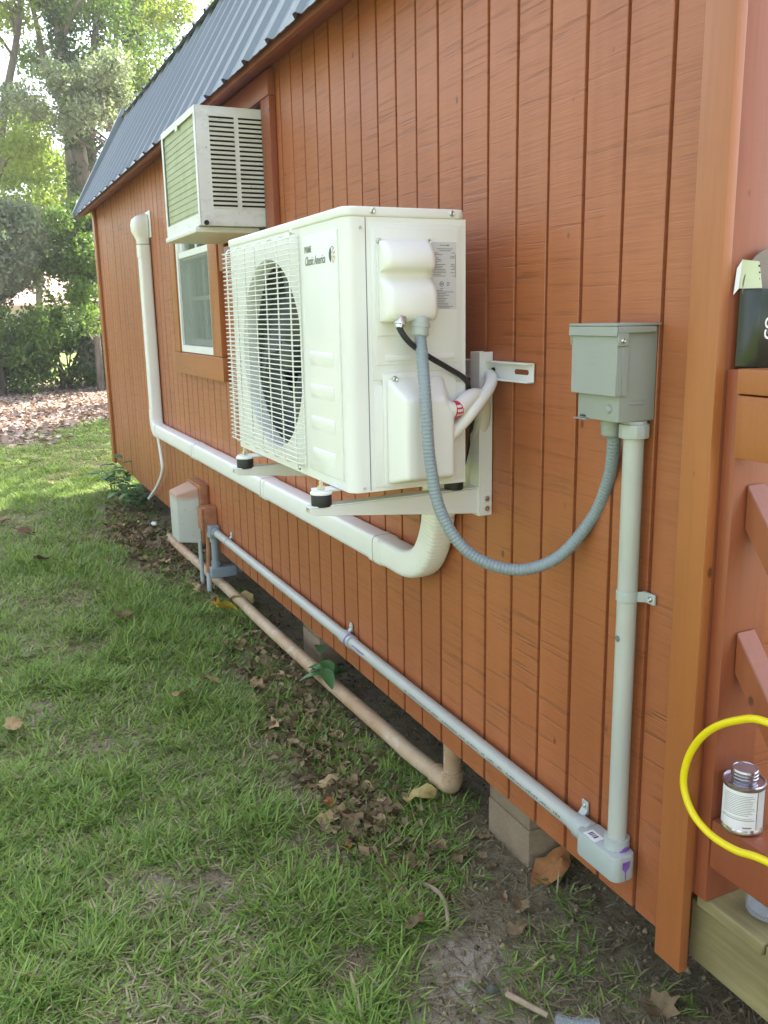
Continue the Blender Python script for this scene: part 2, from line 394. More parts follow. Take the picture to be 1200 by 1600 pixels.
def smooth_path(pts, k=8):
    P = [Vector(p) for p in pts]; P = [P[0] * 2 - P[1]] + P + [P[-1] * 2 - P[-2]]; out = []
    for i in range(1, len(P) - 2):
        for j in range(k):
            t = j / k; a, b, c, d = P[i - 1], P[i], P[i + 1], P[i + 2]
            out.append(0.5 * ((2 * b) + (c - a) * t + (2 * a - 5 * b + 4 * c - d) * t * t + (3 * b - a - 3 * c + d) * t ** 3))
    out.append(P[-2]); return out
def resample(path, step):
    P = [Vector(p) for p in path]; L = [0]
    for a, b in zip(P, P[1:]): L.append(L[-1] + (b - a).length)
    n = max(2, int(L[-1] / step)); out = []; i = 0
    for k in range(n + 1):
        d = L[-1] * k / n
        while i < len(L) - 2 and L[i + 1] < d: i += 1
        seg = L[i + 1] - L[i]; out.append(P[i].lerp(P[i + 1], (d - L[i]) / seg if seg > 1e-9 else 0))
    return out, L[-1]
def text_mesh(txt, size, mat, shear=0.0, depth=0.0002, bold=0.0):
    cu = bpy.data.curves.new('txt', 'FONT'); cu.body = txt; cu.size = size; cu.shear = shear; cu.extrude = depth; cu.offset = bold
    cu.resolution_u = 3
    o = bpy.data.objects.new('txt', cu); COL.objects.link(o)
    bpy.context.view_layer.update()
    me = bpy.data.meshes.new_from_object(o.evaluated_get(bpy.context.evaluated_depsgraph_get()))
    bpy.data.objects.remove(o); me.materials.clear(); me.materials.append(MAT[mat]); return me
def tri_mesh(name, V, T, Cc, mat):
    me = bpy.data.meshes.new(name); V = np.asarray(V, np.float32); T = np.asarray(T, np.int32)
    me.vertices.add(len(V)); me.vertices.foreach_set('co', V.ravel())
    me.loops.add(T.size); me.loops.foreach_set('vertex_index', T.ravel())
    me.polygons.add(len(T)); me.polygons.foreach_set('loop_start', np.arange(0, T.size, 3, dtype=np.int32))
    me.update(calc_edges=True)
    if Cc is not None:
        ca = me.color_attributes.new('Col', 'FLOAT_COLOR', 'POINT')
        ca.data.foreach_set('color', np.concatenate([Cc, np.ones((len(Cc), 1))], 1).astype(np.float32).ravel())
    me.materials.append(MAT[mat]); return me

# ------------------------------------------------------------------ ground
HX0, HX1, HY0, HY1 = 0.0, 3.05, 0.99, 7.03           # house footprint
BARE = [(-0.683, 2.606, .16, .16), (-0.77, 1.90, .11, .10), (-0.91, 3.0, .16, .14), (-0.60, 1.78, .10, .09), (-0.85, 1.35, .10, .08),
        (-0.42, 1.42, .10, .10), (-0.25, 4.55, .10, .5), (-0.12, 5.4, .16, .6), (-0.20, 6.1, .10, .25), (-0.60, 4.2, .10, .12),
        (-0.28, 2.1, .10, .16), (-0.22, 2.55, .09, .2), (-0.20, 3.0, .07, .15), (-0.35, 1.82, .09, .12), (-0.72, 3.5, .12, .1)]
def vnoise(x, y, s, seed=0):
    r = np.random.default_rng(seed); g = r.random((64, 64))
    xs, ys = x * s, y * s; xi, yi = np.floor(xs).astype(int), np.floor(ys).astype(int); fx, fy = xs - xi, ys - yi
    fx = fx * fx * (3 - 2 * fx); fy = fy * fy * (3 - 2 * fy)
    G = lambda a, b: g[a % 64, b % 64]
    return (G(xi, yi) * (1 - fx) + G(xi + 1, yi) * fx) * (1 - fy) + (G(xi, yi + 1) * (1 - fx) + G(xi + 1, yi + 1) * fx) * fy
def sstep(a, b, v):
    t = np.clip((v - a) / (b - a), 0, 1); return t * t * (3 - 2 * t)
def litter_mask(x, y):
    e = 9.6 + 1.0 * vnoise(x, y, 0.8, 5) + 0.9 * sstep(-0.6, 0.8, x)
    m = sstep(0, 0.9, y - e) * (1 - sstep(19.5, 21.0, y)) * sstep(-16, -13, x)
    strip = np.exp(-((y - 12.0) / 0.35) ** 2) * sstep(0.0, 0.5, x)
    return np.clip(m - 0.7 * strip, 0, 1)
def grass_mask(x, y):
    """how much grass grows at a point of the lawn"""
    nn = vnoise(x, y, 5.0, 1) * 0.6 + vnoise(x, y, 13.0, 2) * 0.4
    edge = -0.46 + 0.42 * sstep(1.15, 1.75, y) + 0.05 * sstep(3.3, 4.2, y) + 12 * sstep(6.7, 7.5, y)   # dirt strip along the wall, wider near the porch
    g = 1 - sstep(-0.14, 0.10, x - edge + (nn - 0.5) * 0.22)
    for bx, by, sx, sy in BARE:
        g = g * (1 - 0.88 * np.exp(-((x - bx) / sx) ** 2 - ((y - by) / sy) ** 2))
    g = np.maximum(g, 0.55 * sstep(0.50, 0.66, nn) * (x < 0.10) * (0.3 + 0.7 * sstep(1.5, 1.9, y)))
    return np.clip(g, 0, 1) * (1 - litter_mask(x, y))
def ground_z(x, y):
    near = np.exp(-((x + 0.3) / 3.0) ** 2 - ((y - 4) / 8.0) ** 2)
    z = (vnoise(x, y, 1.3, 3) - 0.5) * 0.03 + (vnoise(x, y, 6.0, 4) - 0.5) * 0.018 + (vnoise(x, y, 15.0, 6) - 0.5) * 0.016
    return z * near - 0.006
def graded(lo, hi, f0, f1, step, grow=1.18):
    c = list(np.arange(f0, f1 + 1e-6, step)); s = step; v = f1
    while v < hi: s *= grow; v += s; c.append(v)
    s = step; v = f0; a = []
    while v > lo: s *= grow; v -= s; a.append(v)
    return np.array(a[::-1] + c)
gx = graded(-260, 260, -1.7, 0.7, 0.035); gy = graded(-160, 420, 0.6, 8.0, 0.05)
GX, GY = np.meshgrid(gx, gy, indexing='ij'); GZ = ground_z(GX, GY)
nx, ny = GX.shape
V = np.stack([GX.ravel(), GY.ravel(), GZ.ravel()], 1)
ii = (np.arange(nx - 1)[:, None] * ny + np.arange(ny - 1)[None]).ravel()
T = np.concatenate([np.stack([ii, ii + ny, ii + ny + 1], 1), np.stack([ii, ii + ny + 1, ii + 1], 1)])
farg = sstep(7.5, 9.5, GY) + sstep(1.7, 2.6, -GX) + sstep(0.2, -0.5, GY)
Cg = np.stack([grass_mask(GX, GY).ravel(), litter_mask(GX, GY).ravel(), np.clip(farg, 0, 1).ravel()], 1)
me = tri_mesh('ground', V, T, Cg, 'ground')
for p in me.polygons: p.use_smooth = True
pale_ = sum(w_ * np.exp(-((GX - a_) / sx_) ** 2 - ((GY - b_) / sy_) ** 2) for a_, b_, sx_, sy_, w_ in ((-0.36, 1.20, .17, .13, 1.0), (-0.683, 2.606, .15, .13, .9), (-0.91, 3.0, .15, .12, .9), (-0.77, 1.90, .10, .09, .7), (-0.22, 1.36, .08, .08, .8), (-0.62, 1.78, .09, .08, .5))).ravel().clip(0, 1)
ca = me.color_attributes.new('Pale', 'FLOAT_COLOR', 'POINT'); ca.data.foreach_set('color', np.repeat(pale_[:, None], 4, 1).astype(np.float32).ravel())
struct(link('ground', me))

def blade_mesh(name, B, az, L, lean, curl, w, C, mat='grass'):
    n = len(B); seg = 3; d = np.stack([np.cos(az), np.sin(az), np.zeros(n)], 1); s = np.stack([-np.sin(az), np.cos(az), np.zeros(n)], 1)
    P = [B]; 
    for k in range(seg):
        th = lean + curl * (k + 0.5) / seg
        q = P[-1] + (d * np.sin(th)[:, None] + np.array([0, 0, 1.0]) * np.cos(th)[:, None]) * (L / seg)[:, None]
        q[:, 2] = np.maximum(q[:, 2], B[:, 2] + 0.004); P.append(q)
    vs = []
    for k, f in ((0, 0.75), (1, 1.0), (2, 0.7)):
        vs += [P[k] - s * (w * f / 2)[:, None], P[k] + s * (w * f / 2)[:, None]]
    vs.append(P[3]); Vv = np.stack(vs, 1).reshape(-1, 3)
    t = np.array([(0, 1, 3), (0, 3, 2), (2, 3, 5), (2, 5, 4), (4, 5, 6)])
    Tt = (t[None] + (np.arange(n) * 7)[:, None, None]).reshape(-1, 3)
    shade = np.repeat(C[:, None, :], 7, 1)
    return tri_mesh(name, Vv, Tt, shade.reshape(-1, 3), mat)
def make_grass(x0, x1, y0, y1, tufts, per, lmin, lmax, wmin, wmax):
    x = RNG.uniform(x0, x1, tufts * 2); y = RNG.uniform(y0, y1, tufts * 2)
    g = grass_mask(x, y); lush = vnoise(x, y, 2.6, 8) * 0.6 + vnoise(x, y, 7.0, 9) * 0.4
    keep = (RNG.random(len(x)) < g * (0.12 + 0.75 * lush)) & ~((x > 0.25) & (y > HY0) & (y < HY1))
    x, y, g, lush = x[keep], y[keep], g[keep], lush[keep]
    k = len(x); X = np.repeat(x, per); Y = np.repeat(y, per); LU = np.repeat(lush, per); G = np.repeat(g, per); n = len(X)
    X = X + RNG.normal(0, 0.012, n); Y = Y + RNG.normal(0, 0.012, n)
    taz = np.repeat(RNG.uniform(0, 6.283, k), per); az = taz + RNG.normal(0, 1.3, n)
    L = RNG.uniform(lmin, lmax, n) * (0.35 + 0.8 * LU) * (0.6 + 0.4 * G)
    lean = RNG.uniform(0.55, 1.45, n); curl = RNG.uniform(0.1, 1.0, n); w = RNG.uniform(wmin, wmax, n)
    straw = RNG.random(n) < np.clip(0.70 - 0.85 * LU, 0.07, 0.7)
    lean[straw] = RNG.uniform(0.9, 1.5, straw.sum())
    hue = np.repeat(RNG.random(k), per)[:, None] * 0.7 + RNG.random((n, 1)) * 0.3
    C = np.array([0.155, 0.315, 0.05]) * (1 - hue) + np.array([0.35, 0.44, 0.115]) * hue
    C = C * RNG.uniform(0.6, 1.3, (n, 1))
    C[straw] = np.array([0.52, 0.46, 0.29]) * RNG.uniform(0.55, 1.15, (straw.sum(), 1))
    B = np.stack([X, Y, ground_z(X, Y) - 0.002], 1)
    return B, az, L, lean, curl, w, C
ga = [make_grass(-1.45, 0.15, 0.9, 2.6, 15000, 9, 0.04, 0.11, 0.0024, 0.0056),
      make_grass(-1.5, 0.15, 2.6, 5.0, 15000, 8, 0.04, 0.11, 0.0026, 0.006),
      make_grass(-1.8, 0.6, 5.0, 8.2, 12000, 7, 0.045, 0.11, 0.0034, 0.007),
      make_grass(-2.6, 2.6, 8.2, 13.5, 9000, 6, 0.05, 0.12, 0.006, 0.012),
      make_grass(-4.0, -1.45, 0.5, 8.2, 9000, 6, 0.05, 0.13, 0.005, 0.009)]
ga = [np.concatenate([g[i] for g in ga]) for i in range(7)]
tag(link('grass', blade_mesh('grass', *ga)), 'patchy green and straw coloured lawn grass beside the cabin', 'grass', kind='stuff')

# straw bits and crumbs on the bare dirt
n = 17000; x = RNG.uniform(-1.2, 0.35, n); y = RNG.uniform(0.95, 6.6, n); y = 0.95 + (y - 0.95) ** 2 / 5.65
k = RNG.random(n) < (1.1 - grass_mask(x, y)); x, y = x[k], y[k]; n = len(x)
B = np.stack([x, y, ground_z(x, y) + 0.003], 1); dull = RNG.random(n)[:, None]
C = (np.array([0.34, 0.27, 0.16]) * dull + np.array([0.15, 0.115, 0.07]) * (1 - dull)) * RNG.uniform(0.6, 1.2, (n, 1))
tag(link('straw_litter', blade_mesh('straw_litter', B, RNG.uniform(0, 6.28, n), RNG.uniform(0.012, 0.06, n), np.full(n, 1.45), RNG.uniform(-0.15, 0.2, n), RNG.uniform(0.0012, 0.004, n), C, 'litter')),
    'dry straw bits and crumbs scattered on the bare dirt', 'litter', kind='stuff')
# crumbly clods on the dirt
n = 11000; x = RNG.uniform(-0.85, 0.35, n); y = RNG.uniform(0.98, 3.6, n); k = RNG.random(n) < (1.05 - grass_mask(x, y)); x, y = x[k], y[k]; n = len(x)
ico = np.array([(1, 0, 0), (-1, 0, 0), (0, 1, 0), (0, -1, 0), (0, 0, 1), (0, 0, -1)], float)
it = np.array([(0, 2, 4), (2, 1, 4), (1, 3, 4), (3, 0, 4), (2, 0, 5), (1, 2, 5), (3, 1, 5), (0, 3, 5)])
r = 0.0015 + 0.0075 * RNG.random(n) ** 4
Vv = (np.stack([x, y, ground_z(x, y) + r * 0.3], 1)[:, None] + ico[None] * r[:, None, None] * RNG.uniform(0.6, 1.3, (n, 6, 1))).reshape(-1, 3)
Tt = (it[None] + (np.arange(n) * 6)[:, None, None]).reshape(-1, 3)
Cc = np.repeat(np.array([[0.23, 0.185, 0.11]]) * RNG.uniform(0.4, 1.7, (n, 1)), 6, 0)
tag(link('dirt_crumbs', tri_mesh('dirt_crumbs', Vv, Tt, Cc, 'litter')), 'crumbs of dry soil lying on the bare dirt strip', 'soil', kind='stuff')

def leaf_quads(P, size, nrm_up=0.0, C=None, aspect=0.55, fold=0.25):
    """one folded rhombus per point"""
    n = len(P); a = RNG.normal(0, 1, (n, 3)); a[:, 2] *= (1 - nrm_up) ; a /= np.linalg.norm(a, axis=1)[:, None]
    b = RNG.normal(0, 1, (n, 3)); b[:, 2] *= (1 - nrm_up)
    b -= a * (a * b).sum(1)[:, None]; b /= np.linalg.norm(b, axis=1)[:, None]; c = np.cross(a, b)
    s = size[:, None] if isinstance(size, np.ndarray) else size
    V = np.stack([P - a * s * 0.5, P + b * s * aspect * 0.5 + c * s * fold * 0.3, P + a * s * 0.5, P - b * s * aspect * 0.5 + c * s * fold * 0.3], 1).reshape(-1, 3)
    T = (np.array([(0, 1, 2), (0, 2, 3)])[None] + (np.arange(n) * 4)[:, None, None]).reshape(-1, 3)
    return V, T, np.repeat(C, 4, 0)
# far leaf litter
n = 26000; x = RNG.uniform(-3.5, 5.0, n); y = RNG.uniform(9.4, 18.5, n); k = RNG.random(n) < litter_mask(x, y); x, y = x[k], y[k]; n = len(x)
m = RNG.random((n, 1)); C = (np.array([0.28, 0.19, 0.15]) * m + np.array([0.60, 0.49, 0.42]) * (1 - m)) * RNG.uniform(0.6, 1.15, (n, 1))
tag(link('leaf_litter', tri_mesh('leaf_litter', *leaf_quads(np.stack([x, y, RNG.uniform(0.004, 0.035, n)], 1), RNG.uniform(0.05, 0.13, n), 0.8, C, 0.7, 0.5), 'litter')),
    'pale brown carpet of fallen leaves beyond the lawn', 'leaf litter', kind='stuff')

# ------------------------------------------------------------------ cabin
house = thing('cabin', (1.5, 4.0, 0.2), 'orange stained wooden cabin with dark blue metal gambrel roof', 'cabin')
P0, PITCH = 1.099, 0.1033
ZB, ZT = 0.206, 2.085
# window opening and framed air conditioner opening, on the wall plane (y, z)
WY0, WY1, WZ0, WZ1 = 3.775, 4.40, 1.112, 1.90
AY0, AY1, AZ0, AZ1 = 2.985, 3.52, 1.545, 1.955
bw = PITCH - 0.0085
bmesh_cache = {}
def board(y0, z0, z1, x=0.0):
    key = (round(z0, 3), round(z1, 3))
    if key not in bmesh_cache:
        bmesh_cache[key] = MB().box(0, 0.012, 0, bw, z0, z1).mesh('siding_board', 'siding', bevel=0.0012, seg=1)
    link('siding_board', bmesh_cache[key], house, (x, y0, 0))
y = P0 - PITCH + 0.00425; k = 0
while y < HY1 - 0.02:
    y1 = y + bw; xo = random.uniform(-0.0006, 0.0006)
    if y1 > WY0 - 0.02 and y < WY1 + 0.02:
        board(y, ZB, WZ0 - 0.03, xo); board(y, WZ1 + 0.03, ZT, xo)
    elif y1 > AY0 - 0.01 and y < AY1 + 0.01:
        board(y, ZB, AZ0 - 0.03, xo); board(y, AZ1 + 0.02, ZT, xo)
    else: board(y, ZB, ZT, xo)
    y += PITCH; k += 1
b = MB()                                        # sheathing seen at the bottom of the grooves
for (a0, a1, z0, z1) in ((HY0 + 0.01, AY0, ZB + 0.002, ZT), (AY0, AY1, ZB + 0.002, AZ0), (AY0, AY1, AZ1, ZT), (AY1, WY0, ZB + 0.002, ZT), (WY0, WY1, ZB + 0.002, WZ0), (WY0, WY1, WZ1, ZT), (WY1, HY1, ZB + 0.002, ZT)):
    b.box(0.0065, 0.09, a0, a1, z0, z1)
b.build('wall_sheathing', 'groove_eave_shade', house, smooth=False)
# other walls
MB().box(HX0 + 0.0, HX1, HY1, HY1 + 0.012, ZB, 2.06).prism([(0.02, 2.06), (3.03, 2.06), (2.74, 2.66), (1.525, 3.2), (0.31, 2.66)], 'y', HY1, HY1 + 0.012).build('rear_wall', 'siding', house, smooth=False)
MB().box(HX1, HX1 + 0.012, HY0, HY1, ZB, 2.06).build('side_wall', 'siding', house, smooth=False)
MB().box(0.004, HX1, HY0 + 0.0, HY0 + 0.012, ZB, 2.06).prism([(0.02, 2.06), (3.03, 2.06), (2.74, 2.66), (1.525, 3.2), (0.31, 2.66)], 'y', HY0, HY0 + 0.012).build('front_wall', 'siding', house, smooth=False)
MB().box(0.04, HX1 - 0.02, HY0 + 0.02, HY1 - 0.02, 0.215, 0.33).build('floor_frame', 'treated', house, smooth=False)
# corner boards
MB().box(-0.020, -0.0015, 0.962, 1.021, 0.178, 2.05).build('corner_board', 'trim', house, bevel=0.002)
MB().box(-0.001, 0.088, 0.9645, HY0 - 0.002, 0.324, 2.05).build('corner_board', 'trim_red', house, bevel=0.002)
MB().box(-0.019, -0.0015, HY1 - 0.085, HY1 + 0.014, 0.20, 2.05).build('corner_board', 'trim', house, bevel=0.002)
# eave: fascia and sloping soffit board, eave shade painted in as a darker colour
MB().box(-0.108, -0.090, HY0 - 0.12, HY1 + 0.10, 2.006, 2.034).build('fascia_board', 'groove_eave_shade', house, bevel=0.002)
MB().prism([(-0.0895, 2.006), (-0.0015, 2.052), (-0.0015, 2.066), (-0.0895, 2.02)], 'y', HY0 - 0.12, HY1 + 0.10).build('soffit_board', 'groove_eave_shade', house, smooth=False)
# window and opening trim (proud of the siding)
def trimboard(y0, y1, z0, z1, x0=-0.024, mat='trim'):
    return MB().box(x0, -0.0012, y0, y1, z0, z1).build('window_trim', mat, house, bevel=0.002)
trimboard(3.635, 3.772, 1.113, 1.972); trimboard(4.403, 4.495, 1.113, 1.972)
trimboard(3.605, 4.535, 1.012, 1.111, -0.03); trimboard(3.635, 4.495, 1.974, 2.045)
trimboard(2.895, 2.982, 1.452, 1.958, mat='trim_red'); trimboard(3.523, 3.600, 1.452, 1.958, mat='trim_red')
trimboard(2.895, 3.600, 1.960, 2.035, -0.026, 'trim_red'); trimboard(2.984, 3.521, 1.452, 1.54, mat='trim_red')
# window
win = MB().box(-0.016, 0.06, WY0 + 0.002, WY0 + 0.03, WZ0 + 0.002, WZ1).box(-0.016, 0.06, WY1 - 0.03, WY1 - 0.002, WZ0 + 0.002, WZ1).box(-0.016, 0.06, WY0 + 0.0305, WY1 - 0.0305, WZ0 + 0.002, WZ0 + 0.034).box(-0.016, 0.06, WY0 + 0.0305, WY1 - 0.0305, WZ1 - 0.03, WZ1).build('window', 'vinyl', house, bevel=0.0015, seg=1)
MR = 1.555
def sash(z0, z1, x0, name):
    y0, y1 = WY0 + 0.031, WY1 - 0.031; w = 0.028
    f = MB().box(x0, x0 + 0.022, y0, y0 + w, z0, z1).box(x0, x0 + 0.022, y1 - w, y1, z0, z1).box(x0, x0 + 0.022, y0 + w + 0.0005, y1 - w - 0.0005, z0, z0 + w).box(x0, x0 + 0.022, y0 + w + 0.0005, y1 - w - 0.0005, z1 - w, z1)
    f.build('sash', 'vinyl', win, bevel=0.0015, seg=1)
    ym = (y0 + y1) / 2; zm = (z0 + z1) / 2
    MB().box(x0 + 0.013, x0 + 0.016, y0 + w, y1 - w, z0 + w, z1 - w).build('pane', 'glass', win, smooth=False)
    MB().box(x0 + 0.004, x0 + 0.012, ym - 0.008, ym + 0.008, z0 + w, z1 - w).build('muntin', 'vinyl', win, smooth=False)
    MB().box(x0 + 0.0042, x0 + 0.0118, y0 + w, y1 - w, zm - 0.008, zm + 0.008).build('muntin', 'vinyl', win, smooth=False)
sash(MR - 0.02, WZ1 - 0.031, 0.0, 'upper'); sash(WZ0 + 0.036, MR + 0.02, 0.028, 'lower')
MB().box(-0.006, -0.004, WY0 + 0.0315, WY1 - 0.0315, WZ0 + 0.036, MR - 0.01).build('insect_screen', 'screen', win, smooth=False)
MB().box(-0.009, 0.0, WY0 + 0.0315, WY1 - 0.0315, MR - 0.008, MR + 0.02).build('meeting_rail', 'vinyl', win, bevel=0.0015, seg=1)
MB().box(0.075, 0.08, WY0 - 0.1, WY1 + 0.1, 0.95, 2.0).build('curtain', 'curtain', house, smooth=False)
MB().box(0.30, 0.32, AY0 - 0.3, AY1 + 0.2, 1.3, 2.0).build('inner_wall', 'interior', house, smooth=False)

# roof: lower slopes in ribbed sheets, upper slopes, break trim
e0, e1 = Vector((-0.130, 0, 2.014)), Vector((0.29, 0, 2.722)); sl = (e1 - e0); sn = Vector((-sl.z, 0, sl.x)).normalized()
RP, RH = 0.2286, 0.014
def rib_sheet(ya, yb, a, bb, nrm):
    prof = []; yy = ya
    while yy < yb - 1e-4:
        for dy, h in ((0, 0), (0.016, RH), (0.034, RH), (0.05, 0), (0.10, 0), (0.106, 0.0012), (0.125, 0.0012), (0.131, 0), (0.165, 0), (0.171, 0.0012), (0.19, 0.0012), (0.196, 0)):
            prof.append((yy + dy, h))
        yy += RP
    prof.append((yy, 0)); mb = MB(); n = len(prof); vs = []
    for base in (a, bb):
        for yy, h in prof: vs.append(base + nrm * h + Vector((0, yy, 0)))
    for base in (a, bb):
        for yy, h in prof: vs.append(base + nrm * (h - 0.0018) + Vector((0, yy, 0)))
    fs = []
    for i in range(n - 1):
        fs += [(i, i + 1, n + i + 1, n + i), (2 * n + i, 3 * n + i, 3 * n + i + 1, 2 * n + i + 1), (i, 2 * n + i, 2 * n + i + 1, i + 1), (n + i, n + i + 1, 3 * n + i + 1, 3 * n + i)]
    return mb.add(vs, fs)
roof = MB().prism([(-0.088, 2.04), (0.30, 2.70), (1.525, 3.27), (1.525, 3.22), (0.32, 2.66), (-0.02, 2.07)], 'y', HY0 - 0.11, HY1 + 0.09).build('roof', 'groove_eave_shade', house, smooth=False)
YS = 0.855; YE = HY1 + 0.13; ysh = YS + 0.07
while ysh < YE - 0.1:
    ye = min(ysh + RP * 4, ysh + RP * max(1, round((YE - ysh) / RP)))
    rib_sheet(ysh, ye - 0.0004, e0, e1, sn).build('roof_sheet', 'roof', roof, smooth=25)
    ysh += RP * 4
for i in range(7):
    yA = YS + 0.07 + i * 4 * RP; yB = min(yA + 4 * RP, YE)
    if yB - yA < 0.2: continue
    u0, u1 = Vector((0.25, 0, 2.715)), Vector((1.535, 0, 3.30)); un = Vector((-(u1 - u0).z, 0, (u1 - u0).x)).normalized()
    rib_sheet(yA, yB - 0.0004, u0, u1, un).build('roof_sheet', 'roof', roof, smooth=25)
    v0, v1 = Vector((2.80, 0, 2.715)), Vector((1.515, 0, 3.30)); vn = Vector((abs((v1 - v0).z), 0, abs((v1 - v0).x))).normalized()
    rib_sheet(yA, yB - 0.0004, v0, v1, vn).build('roof_sheet', 'roof', roof, smooth=25)
    w0, w1 = Vector((3.175, 0, 2.022)), Vector((2.76, 0, 2.722)); wn_ = Vector((0.86, 0, 0.51))
    rib_sheet(yA, yB - 0.0004, w0, w1, wn_).build('roof_sheet', 'roof', roof, smooth=25)
MB().prism([(1.40, 3.262), (1.525, 3.335), (1.65, 3.262), (1.65, 3.256), (1.525, 3.328), (1.40, 3.256)], 'y', YS, YE).build('ridge_cap', 'roof', roof, smooth=False)
gp = [(-0.14, 2.005), (0.27, 2.70), (0.27, 2.77), (0.262, 2.772), (-0.15, 2.03)]
MB().prism(gp, 'y', 7.062, 7.135).build('rake_trim', 'roof', roof, smooth=False)

# ------------------------------------------------------------------ porch
deck = thing('porch_deck', (0.9, 0.3, 0.17), 'greenish treated timber porch deck at the cabin corner', 'deck')
for i in range(12):
    y1 = 0.963 - i * 0.142
    MB().box(0.010, 1.9, y1 - 0.138, y1, 0.299, 0.322).build('floor_board', 'treated', deck, bevel=0.003, seg=1)
MB().box(0.022, 0.060, -0.80, 0.985, 0.183, 0.2985).build('rim_joist', 'treated', deck, bevel=0.003, seg=1)
MB().box(1.85, 1.888, -0.80, 0.954, 0.183, 0.2985).build('rim_joist', 'treated', deck, bevel=0.003, seg=1)
for yy in (-0.76, 0.1):
    MB().box(0.07, 0.16, yy, yy + 0.09, -0.03, 0.2985).build('support_post', 'treated', deck, bevel=0.003, seg=1)
rail = thing('porch_railing', (0.05, 0.2, 0.307), 'orange stained porch railing with slanted slats fixed to cabin corner', 'railing')
MB().box(0.004, 0.092, 0.938, 0.9632, 0.3232, 1.184).build('wall_post', 'trim_red', rail, bevel=0.002)
MB().box(0.006, 0.094, -0.80, -0.71, 0.3232, 1.184).build('end_post', 'trim_red', rail, bevel=0.002)
MB().box(-0.004, 0.100, -0.82, 0.9365, 1.151, 1.186).build('top_rail', 'trim', rail, bevel=0.002)
MB().box(-0.002, 0.036, -0.705, 0.9365, 1.058, 1.1485).build('rail_board', 'trim', rail, bevel=0.002)
MB().box(0.006, 0.048, -0.705, 0.9365, 0.389, 0.473).build('bottom_rail', 'trim_red', rail, bevel=0.002)
for zt, ln in ((1.015, 0.78), (0.785, 0.44)):
    a0 = Vector((0.028, 0.929, zt)); dz = -1.30
    for yo in (0,):
        y0, y1 = 0.936, 0.936 - ln; h = 0.066
        MB().hexa([(0.030, y0, zt - h), (0.068, y0, zt - h), (0.068, y1, zt - h + (y1 - y0) * 1.30 * -1 * -1), (0.030, y1, zt - h + (y1 - y0) * 1.30)],
                  [(0.030, y0, zt), (0.068, y0, zt), (0.068, y1, zt + (y1 - y0) * 1.30), (0.030, y1, zt + (y1 - y0) * 1.30)]).build('slat', 'trim_red', rail, bevel=0.0015, seg=1)

# package on the top rail
pk = thing('package_box', (0.06, 0.92, 1.187), 'opened dark glossy retail box standing on the porch top rail', 'box')
pw = [(0.010, 0.957), (0.020, 0.925), (0.140, 0.928), (0.130, 0.960)]
MB().prism([(a, b_) for a, b_ in pw], 'z', 1.187, 1.296).build('carton', 'pkg', pk, bevel=0.0015, seg=1)
def flap(pts, mat, nm='flap', th=0.0012):
    a, b_, c, d = [Vector(p) for p in pts]; nn = (b_ - a).cross(d - a).normalized() * th
    MB().hexa([a, b_, c, d], [a + nn, b_ + nn, c + nn, d + nn]).build(nm, mat, pk, smooth=False)
flap([(0.0105, 0.9565, 1.297), (0.0205, 0.926, 1.297), (0.024, 0.937, 1.333), (0.016, 0.960, 1.337)], 'pkg_in')
flap([(0.0095, 0.9572, 1.2972), (0.0155, 0.9600, 1.336), (0.009, 0.9625, 1.325), (0.003, 0.9605, 1.288)], 'sticker')
MB().lathe([(0.001, -0.001), (0.055, -0.001), (0.055, 0.001), (0.001, 0.001)], (0.066, 0.952, 1.298), 'y', 40).build('frosted_disc', 'frost', pk)
for q in range(3):
    p = Vector((0.0268, 0.9105, 1.3335 + 0.008 * q)) 
    MB().lathe([(0.0001, -0.0006), (0.0015, -0.0006), (0.0015, 0.0006), (0.0001, 0.0006)], (0.0205 + 0.0009 * q, 0.9315 + 0.0018 * q, 1.309 + 0.009 * q), 'x', 10).build('punched_hole', 'ink', pk)
tm = text_mesh('GO', 0.020, 'sticker', bold=0.0006); tm.transform(Matrix(((0, -1, 0, 0), (0, 0, -1, 0), (1, 0, 0, 0), (0, 0, 0, 1))))
o = link('lettering', tm, pk, (0.0435, 0.9244, 1.226))

# primer can on the bottom rail
cc = (0.033, 0.9035, 0.474)
can = thing('primer_can', cc, 'small tin can of purple primer with screw lid on porch bottom rail', 'can')
MB().lathe([(0.030, 0.0), (0.0325, 0.0015), (0.0325, 0.006), (0.031, 0.008), (0.031, 0.074), (0.0325, 0.076), (0.0325, 0.080), (0.0305, 0.081), (0.030, 0.078), (0.021, 0.077), (0.0205, 0.0775)], cc, 'z', 40).build('can_body', 'tin', can)
lid = MB().lathe([(0.0185, 0.0775), (0.0195, 0.079), (0.0195, 0.083), (0.0205, 0.084), (0.0205, 0.087), (0.0195, 0.088), (0.0205, 0.0895), (0.0205, 0.0925), (0.0195, 0.0935), (0.0205, 0.095), (0.0205, 0.0985), (0.019, 0.1005), (0.017, 0.1005), (0.0165, 0.0995), (0.001, 0.0995)], cc, 'z', 40).build('screw_lid', 'tin', can)
def wrap(a0, a1, z0, z1, r, nm, mat, par):
    k = 14; vs = []
    for i in range(k + 1):
        a = a0 + (a1 - a0) * i / k
        for z in (z0, z1): vs.append((cc[0] + r * math.cos(a), cc[1] + r * math.sin(a), cc[2] + z))
    return MB().add(vs, [(2 * i, 2 * i + 2, 2 * i + 3, 2 * i + 1) for i in range(k)]).build(nm, mat, par)
lb = wrap(math.radians(150), math.radians(262), 0.009, 0.073, 0.0313, 'paper_label', 'sticker', can)
wrap(math.radians(265), math.radians(330), 0.009, 0.073, 0.0313, 'paper_label', 'label', can)
wrap(math.radians(300), math.radians(322), 0.009, 0.0735, 0.0316, 'primer_drip', 'purple', can)
